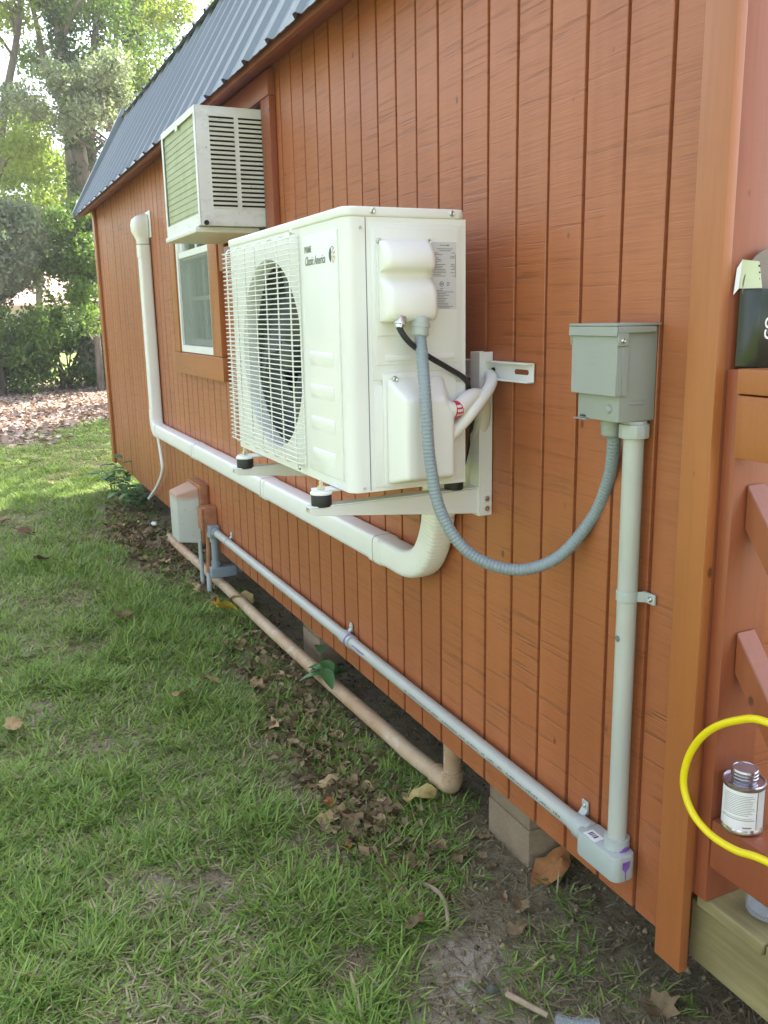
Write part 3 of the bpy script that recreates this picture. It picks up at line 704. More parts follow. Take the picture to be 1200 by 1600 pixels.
for i in range(15):
    z = 0.066 - i * 0.0029
    if i == 12: continue
    wrap(math.radians(165), math.radians(165 + random.uniform(72, 92)), z, z + 0.0007, 0.0315, 'printed_line', 'ink_grey', lb)
wrap(math.radians(158), math.radians(258), 0.0255, 0.0263, 0.0315, 'printed_rule', 'ink', lb)
wrap(math.radians(225), math.radians(250), 0.013, 0.0145, 0.0315, 'printed_line', 'ink', lb)

# glass jar on the deck
jc = tuple(at(1203, 1424, z=0.3225))
jar = thing('glass_jar', jc, 'clear glass jar on the porch deck below the bottom rail', 'jar')
MB().lathe([(0.025, 0.0), (0.037, 0.004), (0.038, 0.012), (0.038, 0.085), (0.033, 0.097), (0.028, 0.102), (0.028, 0.112), (0.026, 0.112), (0.026, 0.10), (0.035, 0.085), (0.035, 0.012), (0.03, 0.007), (0.001, 0.006)], jc, 'z', 28, cap=False).build('jar_body', 'cloudy', jar)
MB().lathe([(0.0285, 0.101), (0.0305, 0.103), (0.0305, 0.114), (0.029, 0.116), (0.001, 0.116)], jc, 'z', 28).build('jar_lid', 'tin', jar)

# yellow hose looped over the railing
hp = [at(1200, 1129, x=-0.028), at(1150, 1126, x=-0.030), at(1106, 1143, x=-0.032), at(1078, 1178, x=-0.033), at(1068, 1222, x=-0.034), at(1080, 1266, x=-0.034), at(1108, 1302, x=-0.033), at(1148, 1328, x=-0.031), at(1200, 1347, x=-0.028)]
hp = [Vector((-0.02, 0.56, 1.20)), Vector((-0.022, 0.55, 0.95)), Vector((-0.024, 0.59, 0.76)), Vector((-0.026, 0.70, 0.695))] + hp + [Vector((-0.02, 0.66, 0.50)), Vector((-0.02, 0.50, 0.62)), Vector((-0.02, 0.47, 0.95)), Vector((-0.022, 0.50, 1.19)), Vector((0.03, 0.53, 1.205)), Vector((0.115, 0.54, 1.18)), Vector((0.13, 0.55, 0.8))]
hp = [Vector((0.12, 0.50, 1.0)), Vector((0.105, 0.52, 1.185)), Vector((0.04, 0.55, 1.205))] + hp
hose = MB().tube(smooth_path(hp, 10), 0.0058, 14).build('yellow_hose', 'yellow')
tag(hose, 'bright yellow hose hanging in a loop on the porch railing', 'hose')

# ------------------------------------------------------------------ outdoor condenser
AX0, AX1, AYN, AYF, AZB, AZT = -0.352, -0.102, 1.53, 2.297, 0.937, 1.444
ac = thing('air_conditioner', (-0.227, 1.91, 0.937), 'large white outdoor heat pump unit with round fan grille on wall bracket', 'air conditioner')
def rrect(x0, x1, y0, y1, r, n=6):
    pts = []
    for cxx, cyy, a0 in ((x1 - r, y1 - r, 0), (x0 + r, y1 - r, 90), (x0 + r, y0 + r, 180), (x1 - r, y0 + r, 270)):
        for i in range(n + 1):
            a = math.radians(a0 + 90 * i / n); pts.append((cxx + r * math.cos(a), cyy + r * math.sin(a)))
    return pts
# casing: open at the front, walls as an L/U shell with rounded front corners
c = MB(); cr = 0.022
def arc(cxx, cyy, r, a0, a1, n=6): return [(cxx + r * math.cos(math.radians(a0 + (a1 - a0) * i / n)), cyy + r * math.sin(math.radians(a0 + (a1 - a0) * i / n))) for i in range(n + 1)]
outer = [(AX0 + 0.0, AYN + 0.022)] and (arc(AX0 + cr, AYN + cr, cr, 180, 270) + [(AX1, AYN), (AX1, AYF)] + arc(AX0 + cr, AYF - cr, cr, 90, 180))
inner = [(AX0 + 0.006, AYF - 0.03), (AX0 + 0.02, AYF - 0.004), (AX1 - 0.004, AYF - 0.004), (AX1 - 0.004, AYN + 0.004), (AX0 + 0.02, AYN + 0.004), (AX0 + 0.006, AYN + 0.03)]
n1 = len(outer); vs = [(a, b_, AZB) for a, b_ in outer] + [(a, b_, AZT) for a, b_ in outer]
c.add(vs, [(i, i + 1, i + 1 + n1, i + n1) for i in range(n1 - 1)])
c.box(AX0 + 0.02, AX1 - 0.002, AYN + 0.005, AYF - 0.005, AZB + 0.001, AZB + 0.006)
c.build('casing', 'white', ac, smooth=50)
MB().prism([(a, b_) for a, b_ in rrect(AX0 - 0.003, AX1 + 0.003, AYN - 0.003, AYF + 0.003, 0.024)], 'z', AZT - 0.0, AZT + 0.018).build('top_lid', 'white', ac, bevel=0.005, seg=3, limit=50)
# front panel with a round opening
fc = (1.985, 1.184); FR = 0.2125; ry0, ry1, rz0, rz1 = 1.752, AYF - 0.0225, AZB + 0.0, AZT
fp = MB(); nseg = 72; ring = []; rect = []
for i in range(nseg):
    a = 2 * math.pi * i / nseg; cs, sn_ = math.cos(a), math.sin(a)
    ring.append((AX0, fc[0] + FR * cs, fc[1] + FR * sn_))
    t = 1e9
    if cs > 1e-6: t = min(t, (ry1 - fc[0]) / cs)
    if cs < -1e-6: t = min(t, (ry0 - fc[0]) / cs)
    if sn_ > 1e-6: t = min(t, (rz1 - fc[1]) / sn_)
    if sn_ < -1e-6: t = min(t, (rz0 - fc[1]) / sn_)
    rect.append((AX0, fc[0] + t * cs, fc[1] + t * sn_))
bell = [(AX0 + 0.006, FR - 0.004), (AX0 + 0.014, FR - 0.006), (AX0 + 0.034, FR - 0.007)]
vs = rect + ring
for xx, rr in bell:
    vs += [(xx, fc[0] + rr * math.cos(2 * math.pi * i / nseg), fc[1] + rr * math.sin(2 * math.pi * i / nseg)) for i in range(nseg)]
fs = [(k * nseg + i, k * nseg + (i + 1) % nseg, (k + 1) * nseg + (i + 1) % nseg, (k + 1) * nseg + i) for k in range(len(bell) + 1) for i in range(nseg)]
fp.add(vs, fs)
fp.add([(AX0, AYN + cr, AZB), (AX0, ry0, AZB), (AX0, ry0, AZT), (AX0, AYN + cr, AZT)], [(0, 1, 2, 3)])
for (yc, zc) in ((ry0, rz0), (ry1, rz0), (ry1, rz1), (ry0, rz1)):
    a = math.atan2(zc - fc[1], yc - fc[0]) % (2 * math.pi); i = int(a / (2 * math.pi) * nseg)
    fp.add([rect[i], rect[(i + 1) % nseg], (AX0, yc, zc)], [(0, 1, 2)])
front = fp.build('front_panel', 'white', ac, smooth=50)
# moulded column panel with four louver ridges
MB().box(AX0 - 0.0045, AX0 + 0.001, 1.562, 1.742, 0.957, 1.425).build('column_panel', 'white', ac, bevel=0.004, seg=2)
for zc in (1.187, 1.122, 1.057, 0.992):
    MB().hexa([(AX0 - 0.0046, 1.592, zc - 0.015), (AX0 - 0.0046, 1.718, zc - 0.015), (AX0 - 0.0046, 1.718, zc + 0.015), (AX0 - 0.0046, 1.592, zc + 0.015)],
              [(AX0 - 0.0085, 1.597, zc + 0.003), (AX0 - 0.0085, 1.713, zc + 0.003), (AX0 - 0.007, 1.713, zc + 0.0125), (AX0 - 0.007, 1.597, zc + 0.0125)]).build('louver', 'white', ac, bevel=0.0012, seg=1)
# fan, motor, coil
MB().box(AX1 - 0.05, AX1 - 0.03, 1.75, AYF - 0.03, AZB + 0.02, AZT - 0.01).build('coil', 'fins', ac, smooth=False)
MB().box(AX0 + 0.02, AX1 - 0.03, 1.742, 1.748, AZB + 0.01, AZT - 0.004).build('partition', 'cavity', ac, smooth=False)
MB().cyl((AX1 - 0.05, fc[0], fc[1]), (AX1 - 0.15, fc[0], fc[1]), 0.05, n=24).build('motor', 'cavity', ac)
fan = MB().lathe([(0.001, -0.012), (0.03, -0.012), (0.042, -0.004), (0.046, 0.012), (0.046, 0.05), (0.001, 0.05)], (AX0 + 0.045, fc[0], fc[1]), 'x', 30).build('fan', 'blade', ac)
for k3 in range(3):
    vs = []; nu, nv = 8, 6
    for i in range(nu):
        rr = 0.04 + (FR - 0.022 - 0.04) * i / (nu - 1); span = math.radians(58 + 26 * i / (nu - 1)); skew = math.radians(-26) * (i / (nu - 1)) ** 1.5
        for j in range(nv):
            s_ = j / (nv - 1); a = math.radians(120 * k3 + 38) + skew + span * (s_ - 0.5)
            xx = AX0 + 0.052 + (s_ - 0.5) * 0.055 * (1 - 0.3 * i / nu) - 0.006 * math.sin(s_ * math.pi)
            vs.append((xx, fc[0] + rr * math.cos(a), fc[1] + rr * math.sin(a)))
    fs = [(i * nv + j, i * nv + j + 1, (i + 1) * nv + j + 1, (i + 1) * nv + j) for i in range(nu - 1) for j in range(nv - 1)]
    MB().add(vs, fs).build('fan_blade', 'blade', fan, smooth=80)
# wire grille
g = MB(); gy0, gy1, gz0, gz1 = 1.762, 2.308, 0.958, 1.432; gxo = AX0 - 0.019
nw = 44
for i in range(nw):
    z = gz0 + (gz1 - gz0) * (i + 0.5) / nw
    g.tube([(AX0 - 0.003, gy0 + 0.004, z), (gxo + 0.010, gy0 + 0.004, z), (gxo, gy0 + 0.014, z), (gxo, gy1 - 0.022, z), (gxo + 0.008, gy1 - 0.006, z), (gxo + 0.024, gy1, z), (AX0 + 0.06, gy1, z)], 0.0014, 5, caps=False)
for j in range(7):
    yv = gy0 + 0.03 + (gy1 - gy0 - 0.075) * j / 6
    g.tube([(AX0 - 0.002, yv, gz0 - 0.004), (gxo + 0.010, yv, gz0 - 0.004), (gxo + 0.0034, yv, gz0 + 0.004), (gxo + 0.0034, yv, gz1 - 0.004), (gxo + 0.010, yv, gz1 + 0.004), (AX0 - 0.002, yv, gz1 + 0.004)], 0.0019, 6, caps=False)
for j, yv in enumerate((gy0 + 0.006, gy1 - 0.001)):
    g.tube([(AX0 - 0.004 if j == 0 else AX0 + 0.03, yv, gz0), (AX0 - 0.004 if j == 0 else AX0 + 0.03, yv, gz1)], 0.002, 6, caps=False)
g.build('fan_grille', 'white_pl', ac, smooth=80)
def screw(p, axis, r=0.0055, par=None, mat='chrome'):
    h = 0.004; prof = [(0.0012, h * 0.8), (r * 0.6, h), (r * 0.95, h * 0.55), (r, 0.0)]
    q = MB().lathe([(a, -hh) for a, hh in reversed(prof)], p, axis, 14)
    return q.build('screw', mat, par, smooth=60)
for yv, z in ((gy0 + 0.02, gz1 + 0.006), (gy0 + 0.02, gz0 - 0.004)): screw((AX0 - 0.012, yv, z), 'x', 0.006, ac)
# side: pressed panels, covers
MB().box(-0.303, -0.113, AYN - 0.003, AYN + 0.001, 1.150, 1.434).build('side_panel', 'white', ac, bevel=0.0025)
MB().box(-0.296, -0.121, AYN - 0.0055, AYN - 0.002, 1.178, 1.427).build('side_panel', 'white', ac, bevel=0.0025)
MB().box(-0.303, -0.106, AYN - 0.003, AYN + 0.001, 0.945, 1.140).build('side_panel', 'white', ac, bevel=0.0025)
MB().box(-0.278, -0.130, AYN - 0.0085, AYN - 0.004, 1.185, 1.197).build('pressed_rib', 'white', ac, bevel=0.002)
MB().box(-0.3125, -0.3110, AYN - 0.0006, AYN + 0.001, 0.94, 1.443).build('panel_seam', 'ink_grey', ac, smooth=False)
for xs in (-0.298, -0.134): screw((xs, AYN - 0.003, 1.4535), 'y', 0.006, ac)
screw((-0.322, AYN - 0.0005, 1.425), 'y', 0.003, ac); screw((-0.325, AYN - 0.0005, 0.945), 'y', 0.003, ac)
YA = AYN - 0.006
MB().box(-0.294, -0.181, YA - 0.003, YA, 1.232, 1.408).build('terminal_cover_plate', 'white_pl', ac, bevel=0.0012)
prof = [(0, 1.404), (0.014, 1.399), (0.030, 1.380), (0.034, 1.372), (0.035, 1.358), (0.030, 1.351), (0.012, 1.348), (0.008, 1.344), (0.008, 1.338), (0.014, 1.334), (0.034, 1.320), (0.042, 1.306), (0.044, 1.276), (0.040, 1.264), (0.03, 1.258), (0, 1.256)]
tc = MB(); n = len(prof); vs = []
for xs, k in ((-0.291, 0.55), (-0.286, 0.9), (-0.276, 1.0), (-0.200, 1.0), (-0.190, 0.9), (-0.185, 0.55)):
    zc = 1.33
    for d, z in prof: vs.append((xs, YA - 0.0035 - d * k, zc + (z - zc) * (0.93 + 0.07 * k)))
m_ = 6
fs = [(i * n + j, i * n + j + 1, (i + 1) * n + j + 1, (i + 1) * n + j) for i in range(m_ - 1) for j in range(n - 1)] + [tuple(range(n)), tuple(range((m_ - 1) * n, m_ * n))]
tc.add(vs, fs).build('terminal_cover', 'white_pl', ac, smooth=55)
for xs in (-0.289, -0.187): screw((xs, YA - 0.003, 1.401), 'y', 0.0058, ac)
# valve cover
vx0, vx1, vz0, vz1 = -0.281, -0.128, 0.949, 1.160
MB().box(vx0 - 0.004, vx1, YA - 0.002, YA + 0.003, vz0 - 0.003, vz1 + 0.003).build('valve_cover_plate', 'white_pl', ac, bevel=0.002)
vyf = YA - 0.052
vc = MB().hexa([(vx0, YA - 0.0022, vz0), (vx1 - 0.004, YA - 0.0022, vz0), (vx1 - 0.004, YA - 0.0022, 1.075), (vx0, YA - 0.0022, 1.075)],
               [(vx0 + 0.014, vyf, vz0 + 0.008), (vx1 - 0.008, vyf, vz0 + 0.008), (vx1 - 0.008, vyf, 1.075), (vx0 + 0.014, vyf, 1.075)])
# one closed shell: outline at the plate, outline at the front
po = [(vx0, vz0), (-0.134, vz0), (-0.134, 1.085), (-0.158, 1.156), (vx0, 1.156)]
pf = [(-0.262, 0.963), (-0.160, 0.963), (-0.160, 1.085), (-0.180, 1.114), (-0.262, 1.114)]
vc = MB(); vs = [(a, YA - 0.0022, b_) for a, b_ in po] + [(a, vyf, b_) for a, b_ in pf]
vc.add(vs, [(4, 3, 2, 1, 0), (5, 6, 7, 8, 9)] + [(i, (i + 1) % 5, (i + 1) % 5 + 5, i + 5) for i in range(5)]).build('valve_cover', 'white_pl', ac, bevel=0.009, seg=4, limit=18, smooth=60)
screw((vx0 + 0.016, YA - 0.012, 1.152), 'y', 0.006, ac)
# rating label with print
lx0, lx1, lz0, lz1 = -0.178, -0.126, 1.279, 1.402; LY = AYN - 0.0062
lab = MB().box(lx0, lx1, LY, LY + 0.0006, lz0, lz1).build('rating_label', 'label', ac, smooth=False)
q = MB(); rl = random.Random(3)
def pr(x0, x1, z, h=0.0011): q.add([(x0, LY - 0.0003, z), (x1, LY - 0.0003, z), (x1, LY - 0.0003, z + h), (x0, LY - 0.0003, z + h)], [(0, 1, 2, 3)])
pr(-0.162, -0.146, 1.3955, 0.0012); pr(-0.146, -0.142, 1.395, 0.0024); pr(-0.168, -0.134, 1.389); pr(-0.163, -0.138, 1.3855)
for i in range(15):
    z = 1.3815 - i * 0.003; pr(-0.1765, -0.1765 + rl.uniform(0.006, 0.03), z)
    if rl.random() < 0.6: pr(-0.134 - rl.uniform(0.0, 0.006), -0.129, z)
for i in range(9): pr(-0.1285, -0.1272, 1.376 - i * 0.0048, 0.0036)
for i in range(11):
    z = 1.313 - i * 0.003; pr(-0.1765, -0.1765 + rl.uniform(0.014, 0.046), z)
pr(-0.163, -0.141, 1.2805); pr(-0.147, -0.140, 1.327, 0.0012); pr(-0.147, -0.141, 1.3245, 0.0012); pr(-0.147, -0.142, 1.322, 0.0012); pr(-0.161, -0.155, 1.3165)
for i in range(18):
    a0, a1 = i * math.pi / 9, (i + 1) * math.pi / 9; c0 = (-0.158, 1.3255)
    q.add([(c0[0] + r_ * math.cos(a), LY - 0.0003, c0[1] + r_ * math.sin(a)) for r_, a in ((0.0036, a0), (0.0048, a0), (0.0048, a1), (0.0036, a1))], [(0, 1, 2, 3)])
q.build('label_print', 'ink_grey', lab, smooth=False)
tm = text_mesh('ETL', 0.0034, 'ink', bold=0.00012); tm.transform(Matrix(((1, 0, 0, 0), (0, 0, -1, 0), (0, 1, 0, 0), (0, 0, 0, 1)))); link('certification_mark', tm, lab, (-0.1606, LY - 0.0003, 1.3243))
# logo on the front: text runs towards the viewer (-y)
LM = Matrix(((0, 0, -1, 0), (-1, 0, 0, 0), (0, 1, 0, 0), (0, 0, 0, 1)))
tm = text_mesh('PRIME', 0.017, 'ink_mid', bold=0.0003); tm.transform(Matrix.Diagonal((0.85, 1, 1, 1))); tm.transform(LM); link('brand_lettering', tm, ac, (AX0 - 0.0050, 1.727, 1.3925))
tm = text_mesh('Classic America', 0.0235, 'ink_mid', shear=0.35, bold=0.0003); tm.transform(Matrix.Diagonal((0.72, 1, 1, 1))); tm.transform(LM); link('brand_lettering', tm, ac, (AX0 - 0.0050, 1.727, 1.3685))
bc = (AX0 - 0.0048, 1.5815, 1.381)
em = MB().lathe([(0.0005, -0.0006), (0.0155, -0.0006), (0.0155, 0.0)], bc, 'x', 28).build('brand_emblem', 'sticker', ac)
def sector(a0, a1, r0, r1, mat, nm, par, off=0.0007):
    k = 8; vs = []
    for i in range(k + 1):
        a = math.radians(a0 + (a1 - a0) * i / k)
        for r_ in (r0, r1): vs.append((bc[0] - off, bc[1] - r_ * math.cos(a), bc[2] + r_ * math.sin(a)))
    MB().add(vs, [(2 * i, 2 * i + 2, 2 * i + 3, 2 * i + 1) for i in range(k)]).build(nm, mat, par, smooth=False)
sector(110, 250, 0.003, 0.0153, 'ball_blue', 'emblem_field', em); 
for a0 in (70, 28, -14, -56): sector(a0 - 22, a0 - 2, 0.004, 0.0153, 'ball_tan', 'emblem_stripe', em)
sector(95, 40, 0.0135, 0.0155, 'ink_mid', 'emblem_rim', em, 0.0009)
# mounting feet straps under the unit
for yy in (1.62, 2.13):
    MB().box(-0.395, -0.06, yy - 0.018, yy + 0.018, 0.9305, 0.9355).build('foot_strap', 'white', ac, bevel=0.001, seg=1)

# wall bracket
br = thing('wall_bracket', (-0.02, 1.9, 0.85), 'white metal wall bracket carrying the outdoor air conditioner', 'bracket')
rl_ = MB().prism([(-0.0035, 1.136), (-0.0215, 1.136), (-0.0215, 1.139), (-0.0065, 1.139), (-0.0065, 1.171), (-0.0215, 1.171), (-0.0215, 1.174), (-0.0035, 1.174)], 'y', 1.436, 2.42)
rl_.build('cross_rail', 'white', br, bevel=0.0006, seg=1)
for yy in (1.475, 2.38):
    MB().prism(rrect(yy - 0.024, yy + 0.024, 1.1505, 1.1605, 0.0049, 5), 'x', -0.0071, -0.0064).build('slot', 'groove_eave_shade', br, smooth=False)
for yy, far in ((1.588, 0), (2.11, 1)):
    MB().box(-0.034, -0.031, yy, yy + 0.038, 0.846, 1.192).box(-0.031, -0.002, yy, yy + 0.003, 0.846, 1.192).box(-0.031, -0.002, yy + 0.035, yy + 0.038, 0.846, 1.192).build('upright', 'white', br, bevel=0.0008, seg=1)
    MB().prism([(-0.030, 0.906), (-0.030, 0.851), (-0.405, 0.888), (-0.415, 0.893), (-0.415, 0.902)], 'y', yy + 0.004, yy + 0.008).prism([(-0.030, 0.9065), (-0.415, 0.9025), (-0.415, 0.9055), (-0.030, 0.9095)], 'y', yy + 0.004, yy + 0.034).prism([(-0.030, 0.906), (-0.030, 0.851), (-0.405, 0.888), (-0.415, 0.893), (-0.415, 0.902)], 'y', yy + 0.030, yy + 0.034).build('support_arm', 'white', br, bevel=0.0008, seg=1)
    for xf in (-0.385, -0.085):
        zb = 0.9105 if xf > -0.2 else 0.9065
        MB().lathe([(0.0195, zb - 0.908), (0.0205, zb - 0.905), (0.0205, zb - 0.886), (0.0195, zb - 0.884)], (xf, yy + 0.019, 0.905), 'z', 24).build('rubber_foot', 'black', br)
        MB().lathe([(0.022, zb - 0.8835), (0.022, zb - 0.880), (0.019, zb - 0.877), (0.019, zb - 0.875)], (xf, yy + 0.019, 0.905), 'z', 24).build('foot_cap', 'white', br)
        MB().lathe([(0.008, zb - 0.8745), (0.008, zb - 0.868), (0.004, zb - 0.868), (0.004, zb - 0.858)], (xf, yy + 0.019, 0.905), 'z', 6).build('bolt', 'chrome', br, smooth=False)
    for z in (0.883, 0.862):
        MB().lathe([(0.0065, -0.0045), (0.0065, 0.0)], (-0.016, yy - 0.0002, z), 'y', 6).build('bolt', 'chrome', br, bevel=0.001, smooth=False)
    MB().lathe([(0.0055, -0.003), (0.0055, 0.0)], (-0.0075, yy + 0.0 - 0.012, 1.155), 'x', 14).build('bolt', 'cavity', br)

# refrigerant lines
def pipe(nm, pts, r, mat, label, cat, group=None, k=8, n=14):
    o = MB().tube(smooth_path(pts, k), r, n).build(nm, mat); return tag(o, label, cat, group)
P1 = [Vector((-0.175, 1.490, 1.095)), at(712, 640, y=1.492), at(738, 620, y=1.515), at(753, 628, y=1.555), at(752, 665, y=1.60), at(735, 740, y=1.66), at(700, 800, y=1.735), Vector((-0.045, 1.80, 0.78))]
insl = thing('insulated_pipe', P1[0], 'white insulated refrigerant pipe with a red sticker behind the unit', 'pipe', None)
MB().tube(smooth_path(P1, 10), 0.0165, 18).build('insulation', 'white_pl', insl)
pth = smooth_path(P1, 10); MB().tube([pth[7], pth[8], pth[9], pth[10], pth[11]][0:5], 0.0169, 18, caps=False).build('red_sticker', 'red_lbl', insl)
for i, dd in enumerate((0, 1, 2)):
    c0 = pth[8 + dd]; tdir = (pth[9 + dd] - pth[8 + dd]).normalized(); side = tdir.cross(Vector((0, 0, 1))).normalized()
    if side.y > 0: side = -side
    up = side.cross(tdir)
    for s_ in (-1, 0, 1):
        v = (side + up * 0.55 * s_).normalized(); p = c0 + v * 0.01705
        e = tdir * 0.0022; f = v.cross(tdir).normalized() * 0.0026
        MB().add([p - e - f, p + e - f, p + e + f, p - e + f], [(0, 1, 2, 3)]).build('sticker_print', 'sticker', insl, smooth=False)
P2 = [Vector((-0.205, 1.505, 0.99)), at(716, 668, y=1.499), at(740, 640, y=1.497), at(762, 610, y=1.525), at(768, 592, y=1.555), at(762, 590, y=1.60), at(752, 640, y=1.635), at(738, 720, y=1.68), at(700, 800, y=1.75), Vector((-0.045, 1.815, 0.78))]
pipe('insulated_pipe', P2, 0.0125, 'white_pl', 'thinner white insulated refrigerant pipe arching in front of the bracket upright', 'pipe', None, 10, 16)

# line set cover
du = thing('line_set_cover', (-0.033, 3.5, 0.66), 'white plastic line set duct running along and up the wall', 'duct')
def ductsec(path, a, d, n=24, pw=5.0, ends=True):
    """squarish duct; path points are the centre line on the wall, a = half width, d = depth from the wall"""
    P = [Vector(p) for p in path]; k = len(P); mb = MB(); vs = []
    for i in range(k):
        t = (P[min(i + 1, k - 1)] - P[max(i - 1, 0)]).normalized(); s_ = t.cross(Vector((-1, 0, 0))).normalized()
        A = a[i] if isinstance(a, list) else a; D = d[i] if isinstance(d, list) else d
        for j in range(n):
            th = 2 * math.pi * j / n; c_, e_ = math.cos(th), math.sin(th)
            u = math.copysign(abs(c_) ** (2 / pw), c_) * A; w = math.copysign(abs(e_) ** (2 / pw), e_) * D / 2
            vs.append(P[i] + s_ * u + Vector((-1, 0, 0)) * (D / 2 + w))
    fs = [(i * n + j, i * n + (j + 1) % n, (i + 1) * n + (j + 1) % n, (i + 1) * n + j) for i in range(k - 1) for j in range(n)]
    if ends: fs += [tuple(range(n)), tuple(range((k - 1) * n, k * n))]
    return mb.add(vs, fs)
DY, DZ, DA, DD = 5.075, 0.664, 0.036, 0.064
for ya, yb in ((5.00, 4.115), (4.10, 3.05), (3.035, 2.075)):
    ductsec([(-0.003, ya, DZ), (-0.003, yb, DZ)], DA, DD).build('straight_duct', 'white_pl', du, smooth=40)
for yj in (4.108, 3.043, 2.068):
    ductsec([(-0.003, yj + 0.03, DZ), (-0.003, yj - 0.03, DZ)], DA + 0.0025, DD + 0.003).build('coupling', 'white_pl', du, smooth=40)
    ductsec([(-0.003, yj + 0.0008, DZ), (-0.003, yj - 0.0008, DZ)], DA + 0.0029, DD + 0.0036).build('joint_line', 'ink_grey', du, smooth=40)
ductsec([(-0.003, DY, 0.755), (-0.003, DY, 1.615)], DA, DD).build('straight_duct', 'white_pl', du, smooth=40)
el = [(-0.003, DY, 0.775)] + [(-0.003, DY - 0.06 + 0.06 * math.cos(math.radians(a)), DZ + 0.06 - 0.06 * math.sin(math.radians(a))) for a in range(0, 91, 15)] + [(-0.003, DY - 0.10, DZ)]
ductsec(el, DA + 0.0025, DD + 0.003).build('elbow', 'white_pl', du, smooth=40)
ductsec([(-0.003, DY, 1.60), (-0.003, DY, 1.665)], DA + 0.003, DD + 0.003).build('coupling', 'white_pl', du, smooth=40)
ductsec([(-0.003, DY, 1.6635), (-0.003, DY, 1.667)], DA + 0.0036, DD + 0.0036).build('joint_line', 'ink_grey', du, smooth=40)
zc_ = [1.666, 1.69, 1.715, 1.735, 1.77, 1.795, 1.812, 1.822]
ductsec([(-0.003, DY, z) for z in zc_], [0.037, 0.037, 0.044, 0.052, 0.054, 0.050, 0.040, 0.026], [0.066, 0.068, 0.08, 0.09, 0.092, 0.085, 0.066, 0.04], pw=3.2).build('wall_cap', 'white_pl', du, smooth=60)
MB().box(-0.006, -0.0015, DY - 0.075, DY + 0.05, 1.70, 1.838).build('wall_flange', 'white_pl', du, bevel=0.002)
# corrugated flexible elbow rising behind the bracket
fl = smooth_path([(-0.003, 2.07, DZ), (-0.003, 1.99, DZ), (-0.003, 1.90, DZ + 0.002), (-0.003, 1.83, DZ + 0.03), (-0.003, 1.785, DZ + 0.09), (-0.003, 1.765, DZ + 0.17), (-0.003, 1.762, DZ + 0.27)], 10)
flr, Lf = resample(fl, 0.0022)
rk = [0.0355 + (0.0007 * math.sin(i * math.pi / 2 + 0.4) if 20 < i else 0.002) for i in range(len(flr))]
dk = [DD + (0.0009 * math.sin(i * math.pi / 2 + 0.4) if 20 < i else 0.003) for i in range(len(flr))]
ductsec([tuple(p) for p in flr], rk, dk, pw=4.0).build('flexible_elbow', 'white_pl', du, smooth=70)
# condensate hose
dh = [Vector((-0.035, 5.06, 0.625)), at(252, 712, x=-0.035), at(254, 735, x=-0.035), at(247, 757, x=-0.035), at(238, 772, x=-0.03), at(233, 779, x=-0.02)]
pipe('drain_hose', dh, 0.010, 'white_pl', 'thin white drain hose hanging below the corner of the duct', 'hose')

# electrical: disconnect box
dbx = thing('disconnect_box', (-0.04, 1.155, 1.095), 'grey metal electrical disconnect box on the wall near the corner board', 'electrical box')
MB().box(-0.074, -0.002, 1.104, 1.207, 1.097, 1.246).build('box_body', 'grey_box', dbx, bevel=0.0015)
MB().box(-0.086, -0.0745, 1.099, 1.212, 1.1385, 1.240).box(-0.0745, -0.062, 1.099, 1.103, 1.1385, 1.240).box(-0.0745, -0.062, 1.2085, 1.212, 1.1385, 1.240).build('front_cover', 'grey_box', dbx, bevel=0.001, seg=1)
lidm = MB().box(-0.0905, -0.002, 1.0955, 1.2155, 1.2465, 1.2505).box(-0.0905, -0.0875, 1.0955, 1.2155, 1.231, 1.246).box(-0.087, -0.012, 1.0955, 1.0985, 1.236, 1.246).box(-0.087, -0.066, 1.0955, 1.0985, 1.216, 1.236).box(-0.087, -0.066, 1.2125, 1.2155, 1.216, 1.246)
lidm.build('hinged_lid', 'grey_box', dbx, bevel=0.001, seg=1)
screw((-0.078, 1.0955, 1.2245), 'y', 0.0042, dbx)
MB().box(-0.055, -0.022, 1.1015, 1.1045, 1.124, 1.1285).build('pressed_rib', 'grey_box', dbx, bevel=0.0015)
MB().lathe([(0.001, -0.004), (0.006, -0.003), (0.0075, 0)], (-0.0742, 1.127, 1.117), 'x', 20).build('embossed_dimple', 'grey_box', dbx)
MB().box(-0.078, -0.070, 1.182, 1.214, 1.0945, 1.0968).build('locking_tab', 'grey_box', dbx, bevel=0.0008, seg=1)
MB().box(-0.0763, -0.0743, 1.186, 1.198, 1.0995, 1.1025).build('slot', 'ink', dbx, smooth=False)
for i, (dy, z, hw) in enumerate(((0, 1.1975, 0.009), (0.001, 1.1945, 0.004), (0, 1.1905, 0.0075), (0, 1.1862, 0.0105))):
    MB().box(-0.0864, -0.0858, 1.160 - hw, 1.160 + hw, z, z + 0.0012).build('embossed_mark', 'grey_box', dbx, smooth=False)

